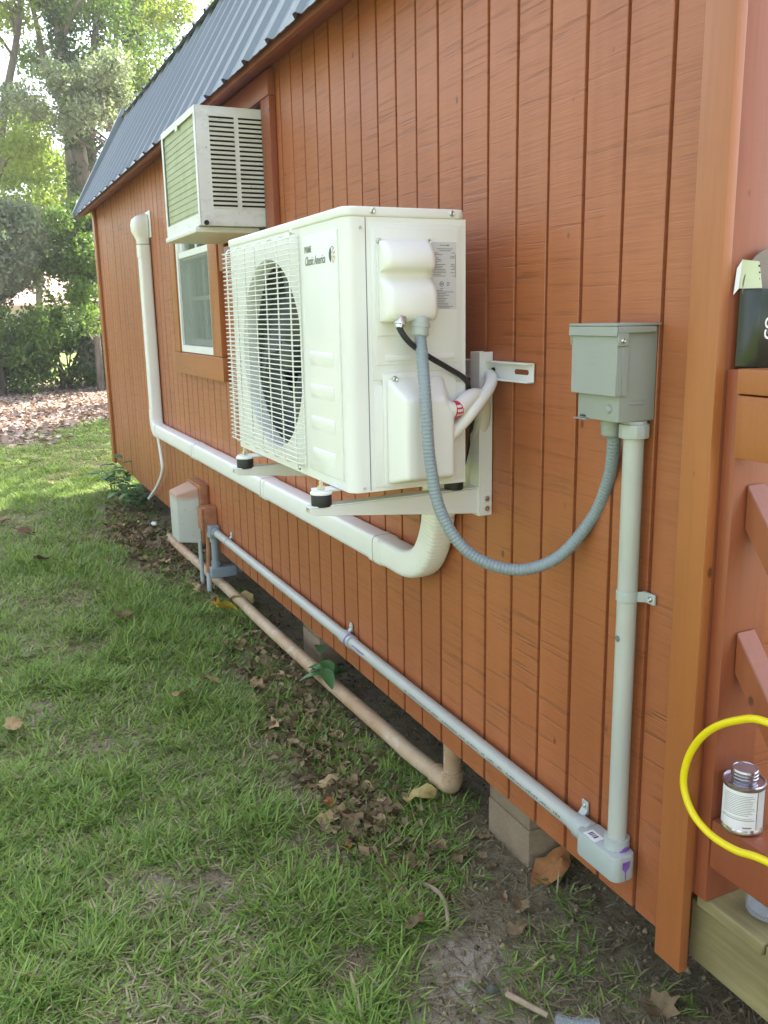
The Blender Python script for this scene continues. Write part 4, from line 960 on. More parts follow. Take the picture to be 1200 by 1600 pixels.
# liquid tight whip
wp = [Vector((-0.222, 1.488, 1.262)), at(656, 520, y=1.487), at(660, 560, y=1.470), at(666, 640, y=1.445), at(672, 720, y=1.437), at(689, 800, y=1.425), at(731, 862, y=1.395), at(800, 890, y=1.35), at(868, 873, y=1.30), at(924, 812, y=1.25), at(951, 750, y=1.205), at(959, 690, y=1.172), Vector((-0.035, 1.168, 1.085))]
whip = thing('flexible_conduit', (-0.15, 1.4, 0.9), 'ribbed grey flexible conduit hanging in a loop from unit to disconnect box', 'conduit')
wr, Lw = resample(smooth_path(wp, 12), 0.0016)
MB().tube(wr, [0.0112 + 0.00055 * math.sin(i * math.pi / 2.2) for i in range(len(wr))], 14).build('ribbed_jacket', 'grey_flex', whip, smooth=80)
c0 = wr[2]; t0 = (wr[14] - wr[0]).normalized()
MB().tube([c0 - t0 * 0.006, c0 + t0 * 0.004, c0 + t0 * 0.0045, c0 + t0 * 0.012, c0 + t0 * 0.0125, c0 + t0 * 0.026, c0 + t0 * 0.030], [0.016, 0.016, 0.0185, 0.0185, 0.017, 0.0175, 0.013], 18).build('connector', 'grey_pl', whip, smooth=35)
c1 = wr[-1]
MB().tube([c1 + Vector((0, 0, 0.012)), c1 + Vector((0, 0, 0.0)), c1 + Vector((0, 0, -0.016)), c1 + Vector((0, 0, -0.020))], [0.0175, 0.0175, 0.0165, 0.013], 18).build('connector', 'grey_box', whip, smooth=35)

# black control cable
cb = thing('control_cable', (-0.2, 1.5, 1.2), 'black control cable leaving the terminal cover through a shiny gland', 'cable')
cp = [Vector((-0.264, 1.486, 1.262)), at(624, 512, y=1.482), at(640, 535, y=1.478), at(668, 556, y=1.49), at(700, 575, y=1.505), at(726, 592, y=1.525), at(733, 610, y=1.545), at(738, 650, y=1.60), at(730, 720, y=1.67), at(700, 800, y=1.75), Vector((-0.04, 1.80, 0.78))]
MB().tube(smooth_path(cp, 8), 0.0056, 10).build('cable_jacket', 'black', cb)
g0 = cp[0]; gd = (cp[1] - cp[0]).normalized()
MB().tube([g0 - gd * 0.004, g0 + gd * 0.012], 0.0115, 6).build('cable_gland', 'chrome', cb, bevel=0.0015, smooth=25)
MB().tube([g0 + gd * 0.0125, g0 + gd * 0.018], [0.0095, 0.008], 16).build('gland_nut', 'chrome', cb)

# rigid grey conduit run: riser, conduit body, long horizontal run, tee and drop
cd = thing('electrical_conduit', (-0.03, 2.5, 0.31), 'grey plastic electrical conduit rising to the disconnect box and running along the wall bottom', 'conduit')
CXc, CYv, CZh, CR = -0.024, 1.124, 0.307, 0.0167
MB().tube([(CXc, CYv, 0.325), (CXc, CYv, 1.075)], CR, 24).build('riser_pipe', 'conduit', cd)
MB().lathe([(0.0245, 0), (0.0245, 0.022), (0.0205, 0.023), (0.0205, 0.028)], (CXc, CYv, 1.068), 'z', 12).build('threaded_coupling', 'grey_pl', cd, bevel=0.001, smooth=25)
MB().tube([(CXc, 1.225, CZh), (CXc, 2.372, CZh)], CR, 24).build('horizontal_pipe', 'conduit', cd)
MB().tube([(CXc, 2.373, CZh), (CXc, 3.925, CZh)], CR, 24).build('horizontal_pipe', 'conduit', cd)
MB().tube([(CXc, 2.33, CZh), (CXc, 2.40, CZh)], CR + 0.0035, 24).build('coupling', 'grey_pl', cd)
MB().tube([(CXc, 2.345, CZh), (CXc, 2.355, CZh)], CR + 0.0039, 24).build('primer_ring', 'purple', cd)
MB().add([(CXc - 0.0169, 2.30 - d * 0.09, CZh + 0.004 + 0.002 * math.sin(d * 9)) for d in (0, .3, .6, 1)] + [(CXc - 0.0160, 2.30 - d * 0.09, CZh + 0.0075) for d in (1, .6, .3, 0)], [tuple(range(8))]).build('primer_drip', 'purple', cd, smooth=False)
# LB body
lbp = []
bd = MB().prism(rrect(-0.056, -0.006, 1.088, 1.205, 0.016, 5), 'z', CZh - 0.030, CZh + 0.019).build('conduit_body', 'grey_pl', cd, bevel=0.004, seg=2)
MB().tube([(CXc, 1.195, CZh), (CXc, 1.232, CZh)], [0.0235, 0.0215], 24).build('hub', 'grey_pl', cd, bevel=0.001)
MB().lathe([(0.0225, 0.0), (0.0225, 0.024), (0.0185, 0.0245)], (CXc, CYv, CZh + 0.015), 'z', 24).build('hub', 'grey_pl', cd)
MB().box(-0.052, -0.030, 1.150, 1.184, CZh + 0.0192, CZh + 0.0198).build('barcode_sticker', 'sticker', cd, smooth=False)
for i, (dy, w_) in enumerate(((0.004, 0.0035), (0.0095, 0.0012), (0.012, 0.001), (0.0155, 0.0025), (0.020, 0.003))):
    MB().box(-0.046, -0.035, 1.155 + dy, 1.155 + dy + w_, CZh + 0.0199, CZh + 0.0201).build('barcode_bar', 'ink', cd, smooth=False)
MB().add([(-0.0572, 1.086 + 0.0, 0)] and [(-0.022, 1.0873, CZh + 0.010), (-0.040, 1.0873, CZh + 0.010), (-0.0405, 1.0873, CZh - 0.002), (-0.034, 1.0873, CZh - 0.010), (-0.033, 1.0873, CZh - 0.029), (-0.0315, 1.0873, CZh - 0.029), (-0.031, 1.0873, CZh - 0.010), (-0.024, 1.0873, CZh - 0.002)], [tuple(range(8))]).build('primer_drip', 'purple', cd, smooth=False)
pa = [math.radians(a) for a in range(225, 316, 10)]; MB().add([(CXc + 0.0228 * math.cos(a), CYv + 0.0228 * math.sin(a), CZh + z) for a in pa for z in (0.0165, 0.0165 + 0.012 * abs(math.sin(a * 2.3)))], [(2 * i, 2 * i + 2, 2 * i + 3, 2 * i + 1) for i in range(len(pa) - 1)]).build('primer_stain', 'purple', cd)
# straps
def strap(c_, axis, par):
    s_ = MB(); w = 0.009
    if axis == 'z':
        prof = [(CXc + (CR + 0.002) * math.cos(math.radians(a)), c_[0] + (CR + 0.002) * math.sin(math.radians(a))) for a in range(60, 301, 15)]
        inn = [(CXc + (CR + 0.0002) * math.cos(math.radians(a)), c_[0] + (CR + 0.0002) * math.sin(math.radians(a))) for a in range(300, 59, -15)]
        s_.prism(prof + inn, 'z', c_[1] - w, c_[1] + w)
        s_.prism([(CXc + 0.0085, c_[0] - CR - 0.0005), (CXc + 0.007, c_[0] - CR + 0.0015), (-0.0055, c_[0] - CR - 0.004), (-0.0055, c_[0] - CR - 0.008)], 'z', c_[1] - w, c_[1] + w)
        s_.box(-0.006, -0.002, c_[0] - 0.046, c_[0] - 0.016, c_[1] - w, c_[1] + w).build('strap', 'grey_pl', par, bevel=0.001, seg=1)
        screw((-0.006, c_[0] - 0.037, c_[1]), 'x', 0.005, par)
    else:
        prof = [(CXc + (CR + 0.002) * math.cos(math.radians(a)), CZh + (CR + 0.002) * math.sin(math.radians(a))) for a in range(30, 331, 15)]
        inn = [(CXc + (CR + 0.0002) * math.cos(math.radians(a)), CZh + (CR + 0.0002) * math.sin(math.radians(a))) for a in range(330, 29, -15)]
        s_.prism(prof + inn, 'y', c_[0] - w, c_[0] + w)
        s_.prism([(CXc + 0.0115, CZh + CR - 0.004), (CXc + 0.009, CZh + CR - 0.001), (-0.0055, CZh + CR + 0.010), (-0.0055, CZh + CR + 0.004)], 'y', c_[0] - w, c_[0] + w)
        s_.box(-0.006, -0.002, c_[0] - w, c_[0] + w, CZh + 0.016, CZh + 0.043).build('strap', 'grey_pl', par, bevel=0.001, seg=1)
        screw((-0.006, c_[0], CZh + 0.034), 'x', 0.005, par)
strap((CYv, 0.80), 'z', cd); strap((1.240, 0), 'y', cd); strap((2.385, 0), 'y', cd); strap((3.72, 0), 'y', cd)
MB().lathe([(0.001, -0.0008), (0.0055, -0.0008), (0.0055, 0)], (CXc - CR - 0.0002, CYv + 0.0, 0.725), 'x', 14).build('printed_spot', 'ink_grey', cd)
# print along the pipe
q = MB(); rp = random.Random(5); yy = 1.27
while yy < 1.95:
    w_ = rp.uniform(0.0038, 0.0078)
    if rp.random() < 0.75:
        z0 = CZh - 0.001; h = rp.uniform(0.002, 0.0045)
        q.add([(CXc - CR - 0.0004, yy, z0), (CXc - CR - 0.0004, yy + w_, z0), (CXc - CR + 0.0000, yy + w_, z0 + h), (CXc - CR + 0.0000, yy, z0 + h)], [(0, 1, 2, 3)])
    yy += w_ + 0.0022
q.build('pipe_print', 'ink_grey', cd, smooth=False)
# far tee, drop and lower elbow body
FY = 3.955
MB().box(CXc - 0.028, CXc + 0.02, FY - 0.035, FY + 0.028, CZh - 0.028, CZh + 0.030).build('tee_fitting', 'grey_flex', cd, bevel=0.006, seg=3)
MB().tube([(CXc, FY - 0.034, CZh), (CXc, FY - 0.06, CZh)], 0.022, 20).build('hub', 'grey_flex', cd)
MB().tube([(CXc, FY, CZh - 0.026), (CXc, FY, CZh - 0.05)], 0.022, 20).build('hub', 'grey_flex', cd)
MB().tube([(CXc, FY, CZh - 0.05), (CXc, FY, 0.14)], CR, 20).build('drop_pipe', 'grey_flex', cd)
MB().tube([(CXc, FY, 0.165), (CXc, FY, 0.135)], 0.0215, 20).build('hub', 'grey_flex', cd)
MB().box(CXc - 0.028, CXc + 0.095, FY - 0.024, FY + 0.024, 0.085, 0.136).build('conduit_body', 'grey_flex', cd, bevel=0.008, seg=3)
MB().tube([(CXc + 0.093, FY, 0.112), (0.5, FY, 0.112)], CR, 16).build('under_floor_pipe', 'grey_flex', cd)

# telecom box, small painted box and rods
tb = thing('telecom_box', (-0.06, 4.22, 0.2), 'weathered grey utility box overpainted orange on top, on far wall', 'utility box')
MB().box(-0.045, -0.002, 4.10, 4.33, 0.215, 0.500).build('back_plate', 'copperish', tb, bevel=0.006)
MB().hexa([(-0.0455, 4.115, 0.215), (-0.0455, 4.325, 0.215), (-0.0455, 4.325, 0.488), (-0.0455, 4.115, 0.488)],
          [(-0.148, 4.150, 0.222), (-0.148, 4.300, 0.222), (-0.148, 4.300, 0.455), (-0.148, 4.150, 0.455)]).build('box_cover', 'telecom', tb, bevel=0.008, seg=3)
MB().tube([(-0.055, 4.115, 0.225), (-0.055, 4.11, -0.02)], 0.010, 10).build('cable_tube', 'grey_pl', tb)
tb2 = thing('junction_box', (-0.03, 4.0, 0.3), 'small orange painted box beside the grey utility box', 'junction box')
MB().box(-0.062, -0.002, 3.965, 4.055, 0.305, 0.415).build('box_body', 'copperish', tb2, bevel=0.004)
MB().box(-0.075, -0.0625, 3.970, 4.050, 0.310, 0.412).build('box_lid', 'copperish', tb2, bevel=0.004)
MB().tube([(-0.04, 4.0, 0.305), (-0.045, 4.0, 0.16), (-0.05, 4.0, 0.10)], 0.012, 10).build('painted_tube', 'copperish', tb2)
MB().tube([(-0.05, 4.0, 0.0995), (-0.052, 3.99, -0.02)], 0.012, 10).build('ground_tube', 'grey_pl', tb2)
MB().tube([(-0.04, 3.995, 0.30), (-0.04, 3.995, 0.318)], 0.016, 8).build('clamp', 'chrome', tb2)

# sewer pipe
dp = thing('drain_pipe', (0.0, 3.3, 0.0), 'mud stained brown drain pipe lying along the wall bottom', 'pipe')
elb = at(706, 1226, y=1.885)
pl = [elb + Vector((-0.006, 0.055, -0.002)), at(640, 1176, z=0.056), at(600, 1140, z=0.054), at(480, 1035, z=0.05), at(410, 972, z=0.046), at(350, 915, z=0.04), at(287, 860, z=0.03), at(272, 846, z=0.012), at(262, 836, z=-0.02)]
MB().tube(smooth_path(pl, 8), 0.0235, 22).build('long_pipe', 'drain', dp)
MB().tube(smooth_path([elb + Vector((-0.008, 0.075, -0.002)), elb + Vector((-0.004, 0.035, -0.003)), elb + Vector((-0.001, 0.008, 0.0)), elb + Vector((0, -0.002, 0.016)), elb + Vector((0, -0.003, 0.042))], 8), 0.0275, 22).build('elbow', 'drain', dp)
MB().tube([elb + Vector((0, -0.003, 0.036)), elb + Vector((0, -0.003, 0.043))], 0.0295, 22).build('elbow_rim', 'drain', dp, bevel=0.002)
MB().tube([elb + Vector((-0.006, 0.068, -0.002)), elb + Vector((-0.007, 0.076, -0.002))], 0.029, 22).build('elbow_rim', 'drain', dp, bevel=0.002)
MB().tube([elb + Vector((0, -0.003, 0.043)), elb + Vector((0, -0.003, 0.30))], 0.0235, 22).build('riser', 'drain', dp)

# piers under the cabin
def rough_box(x0, x1, y0, y1, z0, z1, nm, mat, lab, grp, cat='block'):
    o = MB().box(x0, x1, y0, y1, z0, z1).build(nm, mat, None, bevel=0.005, seg=2)
    return tag(o, lab, cat, grp)
rough_box(0.068, 0.46, 1.528, 1.705, -0.012, 0.098, 'concrete_block', 'concrete', 'lower tan concrete block of the pier nearest the porch', 'concrete pier blocks under the cabin')
rough_box(0.070, 0.46, 1.530, 1.703, 0.0995, 0.2135, 'concrete_block', 'concrete', 'upper tan concrete block of the pier nearest the porch', 'concrete pier blocks under the cabin')
rough_box(0.09, 0.46, 2.92, 3.10, -0.012, 0.098, 'concrete_block', 'concrete', 'lower concrete block of the pier behind the small plant', 'concrete pier blocks under the cabin')
rough_box(0.092, 0.46, 2.922, 3.098, 0.0995, 0.2135, 'concrete_block', 'concrete', 'upper concrete block of the pier behind the small plant', 'concrete pier blocks under the cabin')
for i, yy in enumerate((4.9, 6.75)):
    rough_box(0.15, 0.54, yy, yy + 0.18, -0.012, 0.2135, 'concrete_block', 'concrete', ('dark concrete pier block under the cabin behind the utility box', 'dark concrete pier block under the far cabin corner')[i], 'concrete pier blocks under the cabin')

# ------------------------------------------------------------------ window air conditioner
wa = thing('window_air_conditioner', (-0.12, 3.25, 1.56), 'old white window air conditioner with louvered side high on the wall', 'air conditioner')
wx0, wy0, wy1, wz0, wz1 = -0.242, 2.995, 3.505, 1.568, 1.935
wcs = MB().box(wx0 + 0.004, 0.14, wy0, wy1, wz1 - 0.004, wz1).box(wx0 + 0.004, 0.14, wy0, wy1, wz0, wz0 + 0.004)
wcs.box(wx0 + 0.004, 0.14, wy1 - 0.004, wy1, wz0 + 0.0045, wz1 - 0.0045)
# near side: frame around two columns of slots
sx = (-0.238, -0.195, -0.112, -0.098, -0.012, 0.14); sz0, sz1 = wz0 + 0.052, wz1 - 0.030
wcs.box(sx[0], sx[1], wy0, wy0 + 0.003, wz0 + 0.0045, wz1 - 0.0045).box(sx[2], sx[3], wy0, wy0 + 0.003, sz0, sz1).box(sx[4], sx[5], wy0, wy0 + 0.003, wz0 + 0.0045, wz1 - 0.0045)
wcs.box(sx[1], sx[4], wy0, wy0 + 0.003, wz0 + 0.0045, sz0).box(sx[1], sx[4], wy0, wy0 + 0.003, sz1, wz1 - 0.0045)
wcs.build('casing', 'white_old', wa, smooth=False)
ns = 20
for xa, xb in ((sx[1], sx[2]), (sx[3], sx[4])):
    for i in range(ns):
        z = sz0 + (sz1 - sz0) * i / ns
        MB().hexa([(xa, wy0, z), (xb, wy0, z), (xb, wy0 + 0.002, z), (xa, wy0 + 0.002, z)], [(xa, wy0 - 0.003, z + 0.0075), (xb, wy0 - 0.003, z + 0.0075), (xb, wy0 - 0.001, z + 0.0078), (xa, wy0 - 0.001, z + 0.0078)]).build('louver_slat', 'white_old', wa, smooth=False)
MB().box(wx0 + 0.02, 0.12, wy0 + 0.012, wy0 + 0.016, wz0 + 0.01, wz1 - 0.01).build('inner_liner', 'cavity', wa, smooth=False)
# rear face: frame and coil guard
fr_ = MB().box(wx0, wx0 + 0.0038, wy0, wy0 + 0.020, wz0, wz1).box(wx0, wx0 + 0.0038, wy1 - 0.018, wy1, wz0, wz1).box(wx0, wx0 + 0.0038, wy0 + 0.0205, wy1 - 0.0185, wz1 - 0.022, wz1).box(wx0, wx0 + 0.0038, wy0 + 0.0205, wy1 - 0.0185, wz0, wz0 + 0.038)
fr_.build('rear_frame', 'white_old', wa, bevel=0.001, seg=1)
MB().box(wx0 + 0.009, wx0 + 0.012, wy0 + 0.01, wy1 - 0.01, wz0 + 0.03, wz1 - 0.01).build('coil_back', 'coilguard', wa, smooth=False)
for i in range(14):
    z = wz0 + 0.048 + (wz1 - wz0 - 0.078) * i / 14
    MB().hexa([(wx0 + 0.0088, wy0 + 0.02, z), (wx0 + 0.0088, wy1 - 0.018, z), (wx0 + 0.0086, wy1 - 0.018, z + 0.018), (wx0 + 0.0086, wy0 + 0.02, z + 0.018)],
              [(wx0 + 0.0070, wy0 + 0.02, z + 0.001), (wx0 + 0.0070, wy1 - 0.018, z + 0.001), (wx0 + 0.0080, wy1 - 0.018, z + 0.0178), (wx0 + 0.0080, wy0 + 0.02, z + 0.0178)]).build('coil_guard_slat', 'coilguard', wa, smooth=False)
MB().box(wx0 - 0.004, wx0 - 0.0002, 3.23, 3.26, wz1 - 0.036, wz1 - 0.018).build('clip', 'white_old', wa, bevel=0.001, seg=1)
MB().box(wx0 - 0.010, -0.03, wy0 + 0.03, wy1 - 0.01, wz0 - 0.020, wz0 - 0.001).build('base_pan', 'white_old', wa, bevel=0.006)
MB().lathe([(0.004, -0.006), (0.008, -0.006), (0.008, 0.0)], (-0.222, wy0 - 0.0005, wz0 + 0.008), 'y', 12).build('drain_fitting', 'cavity', wa)

# ------------------------------------------------------------------ fallen leaves, twigs and small plants
def leaf_shape(kind, seed):
    r = random.Random(seed)
    if kind == 'lobed':
        spec = [(0, .10), (28, .42), (50, .30), (68, .50), (84, .36), (100, .52), (122, .34), (142, .46), (160, .26), (180, .10)]
        pts = [(rr * math.cos(math.radians(a - 90 + r.uniform(-4, 4))) * 1.0, rr * math.sin(math.radians(a - 90)) + 0.0) for a, rr in spec]
        pts = [(math.sin(math.radians(a)) * rr * (1 + r.uniform(-.12, .12)), math.cos(math.radians(a)) * rr) for a, rr in [(0, .55), (16, .40), (34, .52), (54, .36), (74, .50), (98, .34), (122, .42), (150, .24), (180, .22), (210, .24), (238, .42), (262, .34), (286, .50), (306, .36), (326, .52), (344, .40)]]
    else:
        pts = [(math.sin(math.radians(a)) * rr * (1 + r.uniform(-.1, .1)) * 0.72, math.cos(math.radians(a)) * rr) for a, rr in [(0, .58), (20, .47), (45, .42), (75, .40), (105, .38), (135, .38), (160, .40), (180, .46), (200, .40), (225, .38), (255, .38), (285, .40), (315, .42), (340, .47)]]
    cu, cv = r.uniform(-.9, .9), r.uniform(0.2, 1.1)
    def zz(x, y): return max(0.0, 0.85 * cv * x * x + 0.3 * cu * y * abs(y) + 0.09 * math.sin(7 * x + 5 * y + seed) + 0.05 * math.sin(15 * y - 9 * x + seed) + 0.10)
    n = len(pts); vs = [(0, 0, zz(0, 0) * 0.6)] + [(x * .5, y * .5, zz(x * .5, y * .5)) for x, y in pts] + [(x, y, zz(x, y)) for x, y in pts]
    fs = [(0, 1 + i, 1 + (i + 1) % n) for i in range(n)] + [(1 + i, 1 + n + i, 1 + n + (i + 1) % n, 1 + (i + 1) % n) for i in range(n)]
    vs += [(-.008, -.2, zz(0, -.2)), (.008, -.2, zz(0, -.2)), (.006, -.75, .06), (-.006, -.75, .06)]; k = len(vs); fs.append((k - 4, k - 3, k - 2, k - 1))
    return vs, fs
LEAFM = {}
def leaf_mesh(kind, seed, mat):
    key = (kind, seed, mat)
    if key not in LEAFM:
        v, f = leaf_shape(kind, seed); LEAFM[key] = MB().add(v, f).mesh('fallen_leaf', mat, smooth=60)
    return LEAFM[key]
def fallen(p, size, kind, seed, mat, label, group=None, tilt=0.25, rz=None):
    o = link('fallen_leaf', leaf_mesh(kind, seed, mat), None, (p[0], p[1], float(ground_z(np.array([p[0]]), np.array([p[1]]))[0]) + 0.004 + (p[2] if len(p) > 2 else 0)))
    o.scale = (size,) * 3; o.rotation_euler = (random.uniform(-tilt, tilt), random.uniform(-tilt, tilt), rz if rz is not None else random.uniform(0, 6.28))
    return tag(o, label, 'leaf', group)
gp_ = lambda px, py: tuple(at(px, py, z=0.0))[:2]
def lift(p, h): return (p[0], p[1], h)
fallen(lift(gp_(352, 966), .045), 0.15, 'lobed', 3, 'dead_y', 'bright yellow fallen leaf on the grass beside the drain pipe', tilt=0.1).rotation_euler.x = 0.55
fallen(lift(gp_(378, 950), .03), 0.17, 'oval', 5, 'dead_p', 'dull tan leaf directly behind the bright yellow leaf', tilt=0.5)
fallen(lift(gp_(658, 1254), .012), 0.105, 'oval', 2, 'dead_p', 'pale yellow leaf on dirt in front of the pipe elbow', tilt=0.15, rz=1.6)
fallen(lift(gp_(862, 1368), .01), 0.13, 'oval', 9, 'dead_o', 'large orange brown leaf leaning by the near concrete block', tilt=0.35, rz=1.9)
fallen(lift(gp_(517, 1264), .012), 0.04, 'lobed', 6, 'dead_o', 'small orange leaf near the dark curled leaf', tilt=0.2)
fallen(lift(gp_(548, 1290), .012), 0.085, 'oval', 8, 'dead2', 'dark grey curled leaf beside the small orange leaf', tilt=0.4)
fallen(gp_(540, 1325), 0.05, 'lobed', 12, 'dead_o', 'small rusty leaf half hidden in grass below the dark curled leaf', tilt=0.3)
fallen(lift(gp_(284, 1096), .03), 0.065, 'oval', 4, 'dead1', 'single tan leaf lying on open grass left of the drain pipe', tilt=0.3)
for (px, py, sz, lab) in ((40, 840, .13, 'dark brown leaf on the far lawn nearest the left edge'), (65, 886, .11, 'brown leaf standing upright on the far lawn'), (186, 972, .10, 'brown leaf on the lawn left of the ground tubes'), (4, 822, .13, 'tan leaf cut by the left picture edge on far lawn'), (20, 1146, .07, 'pale pinkish leaf on the lawn at the left edge'), (325, 1068, .08, 'grey leaf on the grass left of the dead leaf trail')):
    fallen(lift(gp_(px, py), .025), sz, random.choice(('lobed', 'oval')), random.randint(1, 14), 'dead2' if py < 1000 else 'dead1', lab, tilt=0.5)
NGRP = 'dead leaves scattered along the drain pipe'; NLAB = 'crumpled tan dead leaf on the dirt along the drain pipe'
tr = random.Random(21)
nq = 3400; pxy = []
for i in range(nq):
    if i % 2: t = tr.random(); q_ = (385 + 250 * t + tr.gauss(0, 34), 985 + 380 * t + tr.gauss(0, 30))
    else: px = tr.uniform(165, 340); q_ = (px, 795 + (px - 165) * 0.62 + tr.gauss(8, 26))
    pxy.append(gp_(*q_))
pxy = np.array(pxy); hm = RNG.random((nq, 1)); Cq = (np.array([0.13, 0.085, 0.045]) * hm + np.array([0.34, 0.25, 0.14]) * (1 - hm)) * RNG.uniform(.5, 1.15, (nq, 1))
tag(link('leaf_crumbs', tri_mesh('leaf_crumbs', *leaf_quads(np.stack([pxy[:, 0], pxy[:, 1], ground_z(pxy[:, 0], pxy[:, 1]) + RNG.uniform(.003, .022, nq)], 1), RNG.uniform(.012, .045, nq), 0.55, Cq, .7, .5), 'litter')), 'broken bits of dead leaves along the foot of the wall', 'leaf litter', kind='stuff')
def leaf_words(sz, kd, mt):
    return ('small' if sz < 0.055 else 'medium' if sz < 0.078 else 'large') + ' ' + {'dead1': 'tan', 'dead2': 'brown'}[mt] + ' ' + {'lobed': 'lobed', 'oval': 'oval'}[kd]
def scatter(n, fn, szr, mats, where, grp, tilt):
    for i in range(n):
        px, py = fn(); sz = tr.uniform(*szr); kd = tr.choice(('lobed', 'oval')); mt = tr.choice(mats)
        fallen(lift(gp_(px, py), tr.uniform(-0.004, .010)), sz * 0.85, kd, tr.randint(1, 10), mt, leaf_words(sz, kd, mt) + ' dead leaf ' + where, grp, tilt)
def f1():
    t = tr.random(); return 395 + (600 - 395) * t + tr.uniform(-50, 40), 990 + (1330 - 990) * t + tr.uniform(-30, 40)
def f2():
    px = tr.uniform(175, 320); return px, 800 + (px - 175) * 0.62 + tr.uniform(-28, 45)
def f3():
    while True:
        px, py = tr.uniform(640, 880), tr.uniform(1290, 1470)
        if py > 1210 + (px - 640) * 0.75: return px, py
scatter(58, f1, (0.035, 0.095), ('dead1', 'dead1', 'dead2'), 'on the dirt along the drain pipe', NGRP, 0.4)
scatter(70, f2, (0.05, 0.11), ('dead1', 'dead2', 'dead2'), 'in the litter below the utility box', 'dead leaves below the utility box', 0.45)
scatter(14, f3, (0.03, 0.075), ('dead2',), 'on the dirt near the concrete pier', 'weathered leaves near the concrete pier', 0.25)
fallen(gp_(1030, 1580), 0.085, 'lobed', 11, 'dead2', 'grey lobed leaf on the dirt below the porch deck', tilt=0.08)
# twigs, lump, plastic cup
def twig(pxs, r, lab, mat='bark'):
    pts = [at(a, b_, z=0.012 + h) for a, b_, h in pxs]
    o = MB().tube(smooth_path(pts, 5), [r * (1 - 0.3 * i / (len(pts) * 5)) for i in range((len(pts) - 1) * 5 + 1)], 8).build('twig', mat); return tag(o, lab, 'twig')
MAT['stick'] = plain('dry_stick', (0.34, 0.26, 0.17), 0.8, var=0.25, sc=40)
twig([(792, 1553, .004), (820, 1568, .006), (856, 1587, .004)], 0.0065, 'pale dry stick on the dirt beside the clear plastic cup', 'stick')
twig([(640, 1372, .0), (680, 1390, .008), (695, 1410, .012), (700, 1440, .008), (697, 1455, .0)], 0.0055, 'crooked brown root lying on the dirt near the pier', 'stick')
twig([(548, 1520, .01), (560, 1560, .006), (566, 1600, .0)], 0.003, 'thin dry stem on the pale dirt at the bottom', 'stick')
lp = gp_(770, 1552)
def lump(nm, c_, r, mat, lab, cat, seed=1):
    bm = bmesh.new(); bmesh.ops.create_icosphere(bm, subdivisions=3, radius=1.0); rr = random.Random(seed)
    for v in bm.verts:
        k = 1 + 0.18 * math.sin(4 * v.co.x + seed) * math.cos(3 * v.co.y) + 0.08 * math.sin(9 * v.co.z + 5 * v.co.x); v.co = Vector((v.co.x * r[0] * k, v.co.y * r[1] * k, v.co.z * r[2] * k)) + Vector(c_)
    me = bpy.data.meshes.new(nm); bm.to_mesh(me); bm.free(); me.materials.append(MAT[mat])
    for p in me.polygons: p.use_smooth = True
    return tag(link(nm, me), lab, cat)
MAT['mossy'] = plain('dark_stone', (0.07, 0.075, 0.055), 0.7, var=0.3, sc=60)
lump('stone', (lp[0], lp[1], 0.008), (0.013, 0.011, 0.009), 'mossy', 'small dark greenish stone beside the dry stick', 'stone')
cpb = at(866, 1604, z=0.032)
cup = MB(); dirv = Vector((0.75, -0.55, -0.10)).normalized()
cup.tube([cpb + dirv * t for t in (0.0, 0.002, 0.03, 0.07, 0.075)], [0.016, 0.022, 0.021, 0.027, 0.030], 9, caps=True)
cupo = cup.build('plastic_cup', 'cloudy', None); tag(cupo, 'clear crushed plastic cup on the dirt at the bottom edge', 'cup')
# leafy plants
def broad_leaf(mb, base, dirv, ln, wd, droop=0.35):
    d = Vector(dirv).normalized(); s_ = d.cross(Vector((0, 0, 1))).normalized(); u = s_.cross(d); vs = []; k = 6
    for i in range(k + 1):
        t = i / k; w = wd * math.sin(math.pi * min(1, t * 0.93 + 0.05)) ** 0.8 * 0.5; c_ = Vector(base) + d * ln * t - Vector((0, 0, 1)) * droop * ln * t * t
        vs += [c_ - s_ * w + u * w * 0.35, c_, c_ + s_ * w + u * w * 0.35]
    mb.add(vs, [(3 * i + j, 3 * i + j + 1, 3 * i + j + 4, 3 * i + j + 3) for i in range(k) for j in range(2)])
def plant(base, lab, stems, seed, ls=0.06, group=None):
    r = random.Random(seed); root = thing('weed_plant', base, lab, 'plant', group); B = Vector(base)
    for h, lx, ly, nl in stems:
        top = B + Vector((lx, ly, h)); pts = smooth_path([B + Vector((lx * .1, ly * .1, -0.02)), B + Vector((lx * .3, ly * .3, h * .5)), top], 5)
        MB().tube(pts, [0.0032 - 0.0016 * i / (len(pts) - 1) for i in range(len(pts))], 6).build('stem', 'weed', root)
        for i in range(nl):
            t = 0.35 + 0.65 * (i + 1) / nl; p = pts[min(len(pts) - 1, int(t * (len(pts) - 1)))]; a = i * 2.4 + r.uniform(-.4, .4)
            mb = MB(); broad_leaf(mb, p, (math.cos(a), math.sin(a), r.uniform(0.0, 0.6)), ls * r.uniform(.75, 1.25), ls * 0.55 * r.uniform(.8, 1.2)); mb.build('leaf', 'weed', root, smooth=80)
pb = at(515, 1048, x=0.03); pb = (pb.x, pb.y, 0.0)
plant(pb, 'small broad leaved plant growing behind the drain pipe', [(0.14, -0.02, 0.03, 4), (0.11, -0.04, -0.04, 3), (0.09, 0.0, 0.05, 3)], 3, 0.085)
